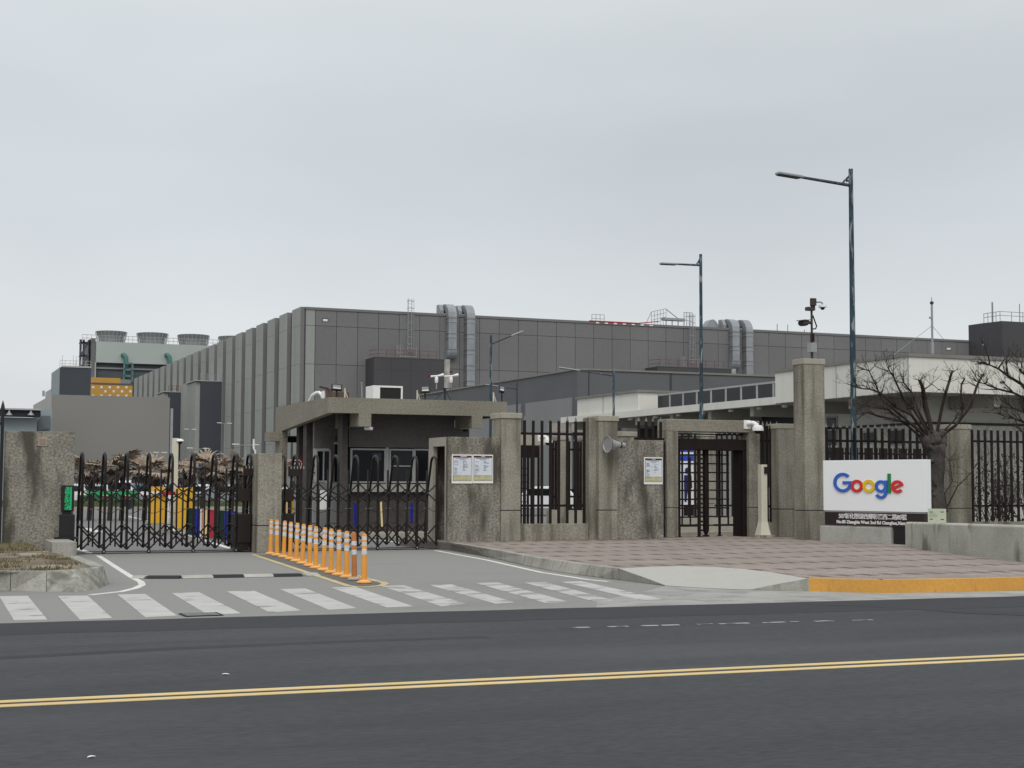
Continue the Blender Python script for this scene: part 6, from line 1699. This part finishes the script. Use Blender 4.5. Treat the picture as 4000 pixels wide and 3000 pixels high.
# low shoots by the trunk
sh = MB()
for pts in (([(3700, 1980), (3740, 1900), (3790, 1850), (3830, 1790)]), ([(3700, 2000), (3690, 1930), (3720, 1880), (3710, 1800)]), ([(3640, 1990), (3610, 1900), (3590, 1850), (3560, 1780)]), ([(3660, 1900), (3600, 1830), (3540, 1790), (3500, 1740)])):
    P = [V(a, b, TYR - .2 + rnd.uniform(-.2, .2)) for a, b in pts]; sh.tube(P, [.022, .016, .011, .006], 6)
    for q in P[1:]:
        for _ in range(3): branch(sh, q, (rnd.uniform(-1, 1), rnd.uniform(-.6, .6), rnd.uniform(-.1, 1)), rnd.uniform(.4, .8), .008, 3, rnd, maxd=5)
sh.build('low_shoots', twig, t, smooth=True)
# second tree at the right, trunk outside the frame
t = thing('bare_tree', 'bare tree whose branches reach in from the right edge of the photo', 'tree', (V(4130, 2000, 31.5).x, 31.5, PZ))
Y2 = 31.5
MB().tube([V(4135, 2120, Y2), V(4125, 1950, Y2), V(4120, 1800, Y2), V(4115, 1740, Y2)], [.24, .2, .22, .24], 12).build('trunk', bark, t, smooth=True)
crown = MB()
for pts, r in (([(4115, 1740), (4080, 1620), (4030, 1550), (3990, 1500), (3940, 1470), (3900, 1440), (3865, 1425)], .07), ([(4115, 1740), (4070, 1640), (4010, 1560), (3960, 1535), (3900, 1520), (3850, 1500), (3830, 1495)], .05),
               ([(4110, 1740), (4050, 1670), (4000, 1610), (3960, 1595), (3915, 1590)], .045), ([(4110, 1740), (4050, 1700), (4000, 1650), (3960, 1635), (3925, 1625)], .04),
               ([(4115, 1740), (4070, 1600), (4030, 1500), (4005, 1470), (3990, 1450), (3975, 1430)], .04), ([(4115, 1740), (4120, 1650), (4060, 1540), (4020, 1480)], .05), ([(4115, 1800), (4060, 1760), (4010, 1700), (3990, 1680)], .04)):
    P = [V(a, b, Y2 + rnd.uniform(-.4, .4)) for a, b in pts]
    crown.tube(P, [r * (1 - .75 * i / (len(P) - 1)) for i in range(len(P))], 7)
    for i, q in enumerate(P[1:]):
        dloc = (P[i + 1] - P[i]).normalized()
        for _ in range(3): branch(crown, q, dloc + Vector((rnd.uniform(-.7, .7), rnd.uniform(-.7, .7), rnd.uniform(-.4, .7))), rnd.uniform(.25, .5), r * .36, 2, rnd, maxd=5)
crown.build('crown', twig, t, smooth=True)

# shrubs behind the right fence
def shrub(label, c, w, h, n, seed, mat=leafm):
    t = thing('shrub', label, 'shrub', c, group='shrubs behind the right fence'); r_ = random.Random(seed)
    st = MB(); lf = MB()
    for _ in range(34):
        a = r_.uniform(0, 6.28); q = Vector(c) + Vector((r_.uniform(-.5, .5) * w, 0, 0)); d = Vector((math.cos(a) * r_.uniform(.1, .5), math.sin(a) * .4, 1))
        branch(st, q, d, h * r_.uniform(.4, .6), .016, 2, r_, maxd=5)
    for _ in range(n):
        p = Vector((c[0] + r_.gauss(0, w * .32), c[1] + r_.gauss(0, w * .22), c[2] + h * r_.uniform(.05, 1) ** .8))
        u = Vector((r_.uniform(-1, 1), r_.uniform(-1, 1), r_.uniform(-1, 1))).normalized() * .06; v = u.cross(Vector((r_.uniform(-1, 1), r_.uniform(-1, 1), 1))).normalized() * .03
        lf.add([p - u, p + v, p + u, p - v], [(0, 1, 2, 3)])
    st.build('stems', twig, t); lf.build('foliage', mat, t)
shrub('sparse dark shrub behind the fence just right of the tree pier', (V(3850, 2040, 36.5).x, 36.5, 0), 1.2, 2.4, 260, 1)
shrub('sparse dark shrub behind the fence at the right edge', (V(3950, 2040, 36.5).x, 36.5, 0), 1.4, 2.6, 380, 2)

# ---------------------------------------------------------------- dried palms behind the left gate
fr = None
def frond_mb(L, w, drp, seed):
    # a fan of dry blades on a stalk, hanging at the tips
    r_ = random.Random(seed); mb = MB(); stalk = L * .45
    mb.tube([(0, 0, 0), (stalk * .6, 0, stalk * .22), (stalk, 0, stalk * .2)], .014, 4)
    for k in range(13):
        a = (k - 6) * .23 + r_.uniform(-.08, .08); LL = L * .6 * r_.uniform(.65, 1.1); ww = w * r_.uniform(.11, .20); vs = []
        for i in range(5):
            q = i / 4; x = stalk + LL * q * math.cos(a) * (1 - .25 * q * drp); y = LL * q * math.sin(a); z = stalk * .2 + LL * (.18 * q - drp * .75 * q * q) + r_.uniform(-.02, .02)
            wd = ww * (math.sin(math.pi * (.12 + .86 * q))) + .004
            vs += [(x - wd * math.sin(a), y + wd * math.cos(a), z - wd * .6), (x, y, z), (x + wd * math.sin(a), y - wd * math.cos(a), z - wd * .6)]
        fs = []
        for i in range(4): fs += [(3 * i, 3 * i + 1, 3 * i + 4, 3 * i + 3), (3 * i + 1, 3 * i + 2, 3 * i + 5, 3 * i + 4)]
        mb.add(vs, fs)
    return mb
fd = [(frond_m, L, w, d_, sd) for L, w, d_, sd in ((1.7, .26, .5, 1), (1.5, .22, .9, 2), (1.9, .24, .3, 3))] + [(frond_d, 1.5, .18, 1.3, 4), (frond_m, 1.2, .28, .2, 5)]
fproto = {}
rnd = random.Random(5)
PALMS = [(312, 1852, 'farthest left dried palm, beside the LED post'), (352, 1845, 'dried palm behind the second arch of the left gate'), (432, 1835, 'dried palm behind the third gate arch'), (478, 1822, 'tallest dried palm, its pale fronds over the third gate arch'),
         (566, 1850, 'dried palm behind the fourth gate arch'), (612, 1855, 'small dried palm between the fourth and fifth gate arches'), (722, 1850, 'dried palm just right of the white camera pole'), (790, 1828, 'bushy pale dried palm behind the sixth gate arch'),
         (850, 1855, 'dried palm behind the seventh gate arch'), (905, 1835, 'dried palm with dark crown behind the eighth gate arch'), (960, 1850, 'dried palm next to the centre pier'), (1180, 1850, 'dried palm behind the speed limit sign')]
for i, (px, py, lab) in enumerate(PALMS):
    dist = 62 if i < 11 else 56
    c = D(px, py, dist)
    t = thing('dried_palm', lab, 'palm', (c.x, c.y, 0), group='dried palms inside the yard')
    XL = XF[t].inverted()
    MB().tube([(c.x, c.y, 0), (c.x + .05, c.y, c.z * .6), (c.x, c.y, c.z)], [.11, .09, .10], 8).build('trunk', twig, t)
    nf = 15
    for k in range(nf):
        key = (0, 1, 2, 4)[rnd.randrange(4)] if k % 3 else 3
        a = 2 * math.pi * k / nf + rnd.uniform(-.2, .2)
        if (key,) not in fproto:
            m_, L, w, d_, sd = fd[key]
            o = frond_mb(L * .60, w * 1.0, d_, sd).build('frond', m_, t, local=True); fproto[(key,)] = o
        else:
            o = fproto[(key,)].copy(); col.objects.link(o); o.parent = t
        o.location = (0, 0, c.z); o.rotation_euler = (rnd.uniform(-.3, .3), rnd.uniform(.1, .9) if key == 3 else rnd.uniform(-1.0, .25), a); s_ = rnd.uniform(.7, 1.15); o.scale = (s_, s_, s_)

# ---------------------------------------------------------------- yard furniture: barrier, cabinets, board, kerb verge
vd = 84
k0, k1 = V(250, 1988, 0 or 1), None
Yk = G(600, 1990, 0).y
MB().box(-60, 33, Yk, Yk + .25, .0, .16).build('yard_kerb', cap_c)
o = bpy.data.objects['yard_kerb']; tag(o, 'long pale kerb crossing the yard behind the barrier arm', 'kerb')
MB().box(-60, 33, Yk + .26, Yk + 6, .0, .5).build('verge', grass_g, kind='structure')
YBR = 47.3
def yb(pa, pb, Y, depth, name, mat, t, dy=0, bevel=0): a, b = V(*pa, Y), V(*pb, Y); return MB().box(a.x, b.x, Y + dy, Y + dy + depth, max(b.z, .002), a.z).build(name, mat, t, bevel=bevel)
t = thing('boom_barrier', 'boom barrier with green, white and red bands on a yellow cabinet behind the left gate', 'boom barrier', (V(615, 2070, YBR).x, YBR, 0))
yb((590, 1903), (645, 2046), YBR, .4, 'cabinet', yplas, t, bevel=.02); yb((592, 2046.5), (643, 2078), YBR, .36, 'cabinet_base', lightc, t)
yb((592, 1901), (642, 1903), YBR, .38, 'cabinet_lid', bollbase, t)
segs = [(288, 338, white_m), (338.2, 535, bargreen), (535.2, 634, white_m), (634.2, 692, redm), (692.2, 740, white_m)]
for a, b, m_ in segs: yb((a, 1920), (b, 1934), YBR - .12, .05, 'arm_band', m_, t)
for a, b in ((362, 367), (448, 453)): yb((a, 1919.8), (b, 1934.2), YBR - .125, .06, 'arm_joint', white_m, t)
t = thing('barrier_cabinet', 'second yellow barrier cabinet, right of the thin white posts', 'barrier cabinet', (V(712, 2070, 46.5).x, 46.5, 0))
yb((694, 1906), (729, 2066), 46.5, .4, 'cabinet', yplas, t, bevel=.02); yb((694, 2066.5), (727, 2080), 46.5, .36, 'cabinet_base', lightc, t)
t = thing('barrier_cabinet', 'yellow cabinet partly hidden by the striped board', 'barrier cabinet', (V(750, 2010, 50).x, 50, 0))
yb((735, 1904), (755, 1992), 50, .4, 'cabinet', yplas, t, bevel=.02); yb((735, 1992.5), (755, 2060), 50, .36, 'cabinet_base', lightc, t)
t = thing('camera_pole', 'white square camera pole with a lamp head behind the left gate', 'camera pole', (V(683, 2060, 48).x, 48, 0))
yb((675, 1711), (691, 2062), 48, .13, 'pole', cream_m, t); c = V(704, 1721, 48)
MB().lathe([(.02, .06), (.09, .04), (.125, -.01), (.12, -.03)][::-1], c, 14).build('camera_hood', white_m, t, smooth=True)
MB().lathe([(.01, -.12), (.06, -.09), (.075, -.031)], c, 12).build('camera_dome', blackm, t, smooth=True)
MB().tube([V(690, 1730, 48.1), V(700, 1725, 48.05)], .02, 6).build('bracket', greym, t)
yb((696, 1735), (703, 1800), 48.05, .05, 'conduit', blackm, t)
t = thing('white_fence_posts', 'short white railing between the two yellow barrier cabinets', 'railing', (V(670, 2060, 49).x, 49, 0))
for px in (652, 665, 678): yb((px, 1950), (px + 7, 2058), 49, .06, 'post', white_m, t)
yb((650, 1955), (690, 1962), 48.98, .03, 'rail', white_m, t)
# striped colour board
pA, pB = G(734, 2092, 0), G(925, 2120, 0)
t = thing('striped_board', 'low folding board of dark green, blue, white, cream and red stripes', 'board', (pA.x, pA.y, 0))
cols_ = [(0, .13, panel_gn), (.13, .28, panel_bl), (.28, .315, white_m), (.315, .335, panel_rd), (.335, .43, panel_cr), (.43, .60, panel_rd), (.60, .77, panel_gn), (.77, 1, panel_bl)]
for a, b, m_ in cols_:
    A = pA.lerp(pB, a + .001); B = pA.lerp(pB, b - .001); h = .80 + .0 * a
    MB().beam(A + Vector((0, 0, h / 2 + .03)), B + Vector((0, 0, h / 2 + .03)), .04, h).build('stripe_panel', m_, t)
# small barrier right of the pier
t = thing('yellow_post', 'yellow post pair seen between the centre pier and the right gate', 'post', (V(1125, 2060, 46).x, 46, 0))
yb((1117, 1942), (1129, 2052), 46, .2, 'cream_post', M('cream_yellow', (.66, .5, .22), rough=.6), t); yb((1137, 1908), (1146, 2056), 46.2, .15, 'yellow_post', yplas, t)
yb((1099, 1902), (1130, 1912), 46.4, .06, 'white_band', white_m, t)
t = thing('block_barrier', 'pale block barrier with rails on the ground behind the right gate', 'barrier', (V(1600, 2070, 44).x, 40, 0))
for (a, b, c_, d_) in ((1215, 1256, 2075, 2080), (1450, 1530, 2080, 2092), (1545, 1640, 2084, 2096)):
    q = G((a + b) / 2, d_, 0); yb((a, c_), (b, d_), q.y, .12, 'rail', lightw, t)

# ---------------------------------------------------------------- parked vehicles
def car(label, cx, cy, body_m, L=4.4, W=1.78, H=1.5, rear=True, rz=0.0, van=False, z0=0):
    t = thing('parked_car', label, 'car', (cx, cy, z0), rz, group='vehicles parked in the yard')
    # length along local Y, rear toward -Y
    h = L / 2
    if van: P = [(-h, .35), (-h, .95), (-h + .1, 1.3), (-h + .15, H - .08), (-h + .4, H), (h - 1.4, H), (h - .7, 1.05), (h - .05, .9), (h, .35)]
    else: P = [(-h, .35), (-h, .9), (-h + .12, 1.0), (-h + .35, 1.0), (-h + .75, H - .06), (-h + 1.3, H), (h - 1.9, H - .03), (h - 1.15, 1.0), (h - .1, .82), (h, .35)]
    MB().prism(P, 'x', -W / 2, W / 2).build('body', body_m, t, local=True, bevel=.07, smooth=True)
    g_ = MB(); zb0, zb1 = 1.02, H - .14
    g_.box(-W / 2 + .2, W / 2 - .2, -h + (.05 if van else .38), -h + (.2 if van else .75), zb0, zb1)
    g_.build('rear_window', glass, t, local=True)
    MB().box(-W / 2 - .012, W / 2 + .012, -h + .9, h - 1.7, zb0, zb1).build('side_window', glass, t, local=True)
    for sx_ in (-1, 1):
        MB().box(sx_ * (W / 2 - .12) - .1, sx_ * (W / 2 - .12) + .1, -h - .03, -h + .1, .75, .98).build('tail_light', tail, t, local=True)
        for sy in (-1, 1):
            w_ = MB().lathe([(.31, -.11), (.33, -.08), (.33, .08), (.31, .11)], (0, 0, 0), 16, Matrix.Translation((sx_ * (W / 2 - .1), sy * (h - .8), .33)) @ Matrix.Rotation(R(90), 4, 'Y')).build('wheel', rubber, t, local=True)
            MB().lathe([(.19, -.118), (.19, .118)], (0, 0, 0), 12, Matrix.Translation((sx_ * (W / 2 - .1), sy * (h - .8), .33)) @ Matrix.Rotation(R(90), 4, 'Y')).build('rim', greym, w_, local=True)
    MB().box(-.26, .26, -h - .025, -h + .0, .55, .70).build('number_plate', lightw, t, local=True)
    MB().box(-W / 2 + .05, W / 2 - .05, -h - .05, -h + .12, .3, .52).build('bumper', rubber if body_m is not carw else body_m, t, local=True, bevel=.03)
    return t
def cpos(px, dist, z=0): p = D(px, 1900, dist); return p.x, p.y
x, y = cpos(467, 95); car('white hatchback seen from behind, between the second and third gate arches', x, y, carw, H=1.72, van=True, rz=R(-8))
x, y = cpos(305, 92); car('white car at the left, half hidden by the LED post', x, y, carw, rz=R(30))
x, y = cpos(560, 96); car('dark blue car behind the barrier arm, right of the white hatchback', x, y, carblue, rz=R(0))
x, y = cpos(650, 94); car('silver car parked behind the yellow barrier cabinets', x, y, cars, rz=R(90))
x, y = cpos(770, 93); car('white saloon parked behind the sixth gate arch', x, y, carw, rz=R(78))
x, y = cpos(880, 92); car('silver estate car parked behind the eighth gate arch', x, y, cars, rz=R(80), van=True)
x, y = cpos(960, 93); car('white car parked next to the centre pier', x, y, carw, rz=R(70))
x, y = cpos(1165, 80); car('white van glimpsed between the centre pier and the guardhouse', x, y, carw, rz=R(85), van=True, H=1.9)
x, y = cpos(2112, 75); car('white car glimpsed through the left bars of the first spear fence', x, y, carw, rz=R(60))
# green flatbed truck
x, y = cpos(433, 88)
t = thing('green_truck', 'small truck with a dark green side-boarded bed behind the barrier arm', 'truck', (x, y, 0), R(-14), group='vehicles parked in the yard')
MB().box(-1.5, 1.5, -.9, .9, .55, 1.12).build('bed', truckgreen, t, local=True, bevel=.02)
for a in (-1.2, -.35, .9): MB().box(a, a + .3, -.93, -.903, .70, .80).build('red_marker', redm, t, local=True); MB().box(a, a + .3, -.93, -.903, .81, .88).build('white_marker', lightw, t, local=True)
for a in (-1.1, 1.1):
    for b in (-.75, .75): MB().lathe([(.32, -.12), (.32, .12)], (0, 0, 0), 14, Matrix.Translation((a, b, .32)) @ Matrix.Rotation(R(90), 4, 'X')).build('wheel', rubber, t, local=True)
# pale green container behind the palms, grey container seen through guardhouse
t = thing('grey_container', 'light grey panelled container seen through the guardhouse side opening', 'container', (V(1155, 1800, 75).x, 75, 0))
a, b = V(1118, 1735, 75), V(1230, 1900, 75)
MB().box(a.x, b.x, 75, 78, .2, a.z + .2).build('box', midgrey2, t); MB().box(V(1139, 1800, 75).x - .05, V(1139, 1800, 75).x + .05, 74.97, 74.997, .2, a.z + .2).build('seam', joint_d, t)
# yard lamps (T heads)
def tlamp(label, px, py, dist, w=.9, flat=True):
    c = D(px, py, dist); t = thing('yard_lamp', label, 'lamp', (c.x, c.y, 0), group='small double-headed yard lamps')
    MB().tube([(c.x, c.y, 0), c], [.04, .02], 6).build('pole', greym, t)
    dv = Vector((math.cos(.5), math.sin(.5), 0))
    MB().tube([c - dv * w * .5 + Vector((0, 0, .05)), c, c + dv * w * .5 + Vector((0, 0, .05))], .018, 6).build('cross_arm', greym, t)
    for s_ in (-1, 1): MB().obox(c + dv * (w * .42 * s_) + Vector((0, 0, .06)), (.42, .16, .06), .5).build('lamp_head', white_m, t)
tlamp('double-headed yard lamp in front of the dark stair tower', 774, 1754, 105, 1.7)
tlamp('double-headed yard lamp left of the centre pier', 960, 1740, 90, 1.9)
tlamp('small yard lamp in front of the plain grey building', 626, 1770, 120, 1.0)
tlamp('yard lamp on the pale buttress', 743, 1679, 140, 1.1)
tlamp('yard lamp right of the dark stair tower', 877, 1655, 140, 1.5)
t = thing('bent_pipe', 'white bent pipe rising against the ribbed wall behind the centre pier', 'pipe', (V(992, 1760, 70).x, 70, 0))
MB().tube([V(991, 1715, 70), V(991, 1752, 70), V(995, 1761, 70), V(999, 1762, 70)], .045, 6).tube([V(997, 1762, 70), (V(997, 1762, 70).x, 70, 0)], .04, 6).build('pipe', white_m, t)
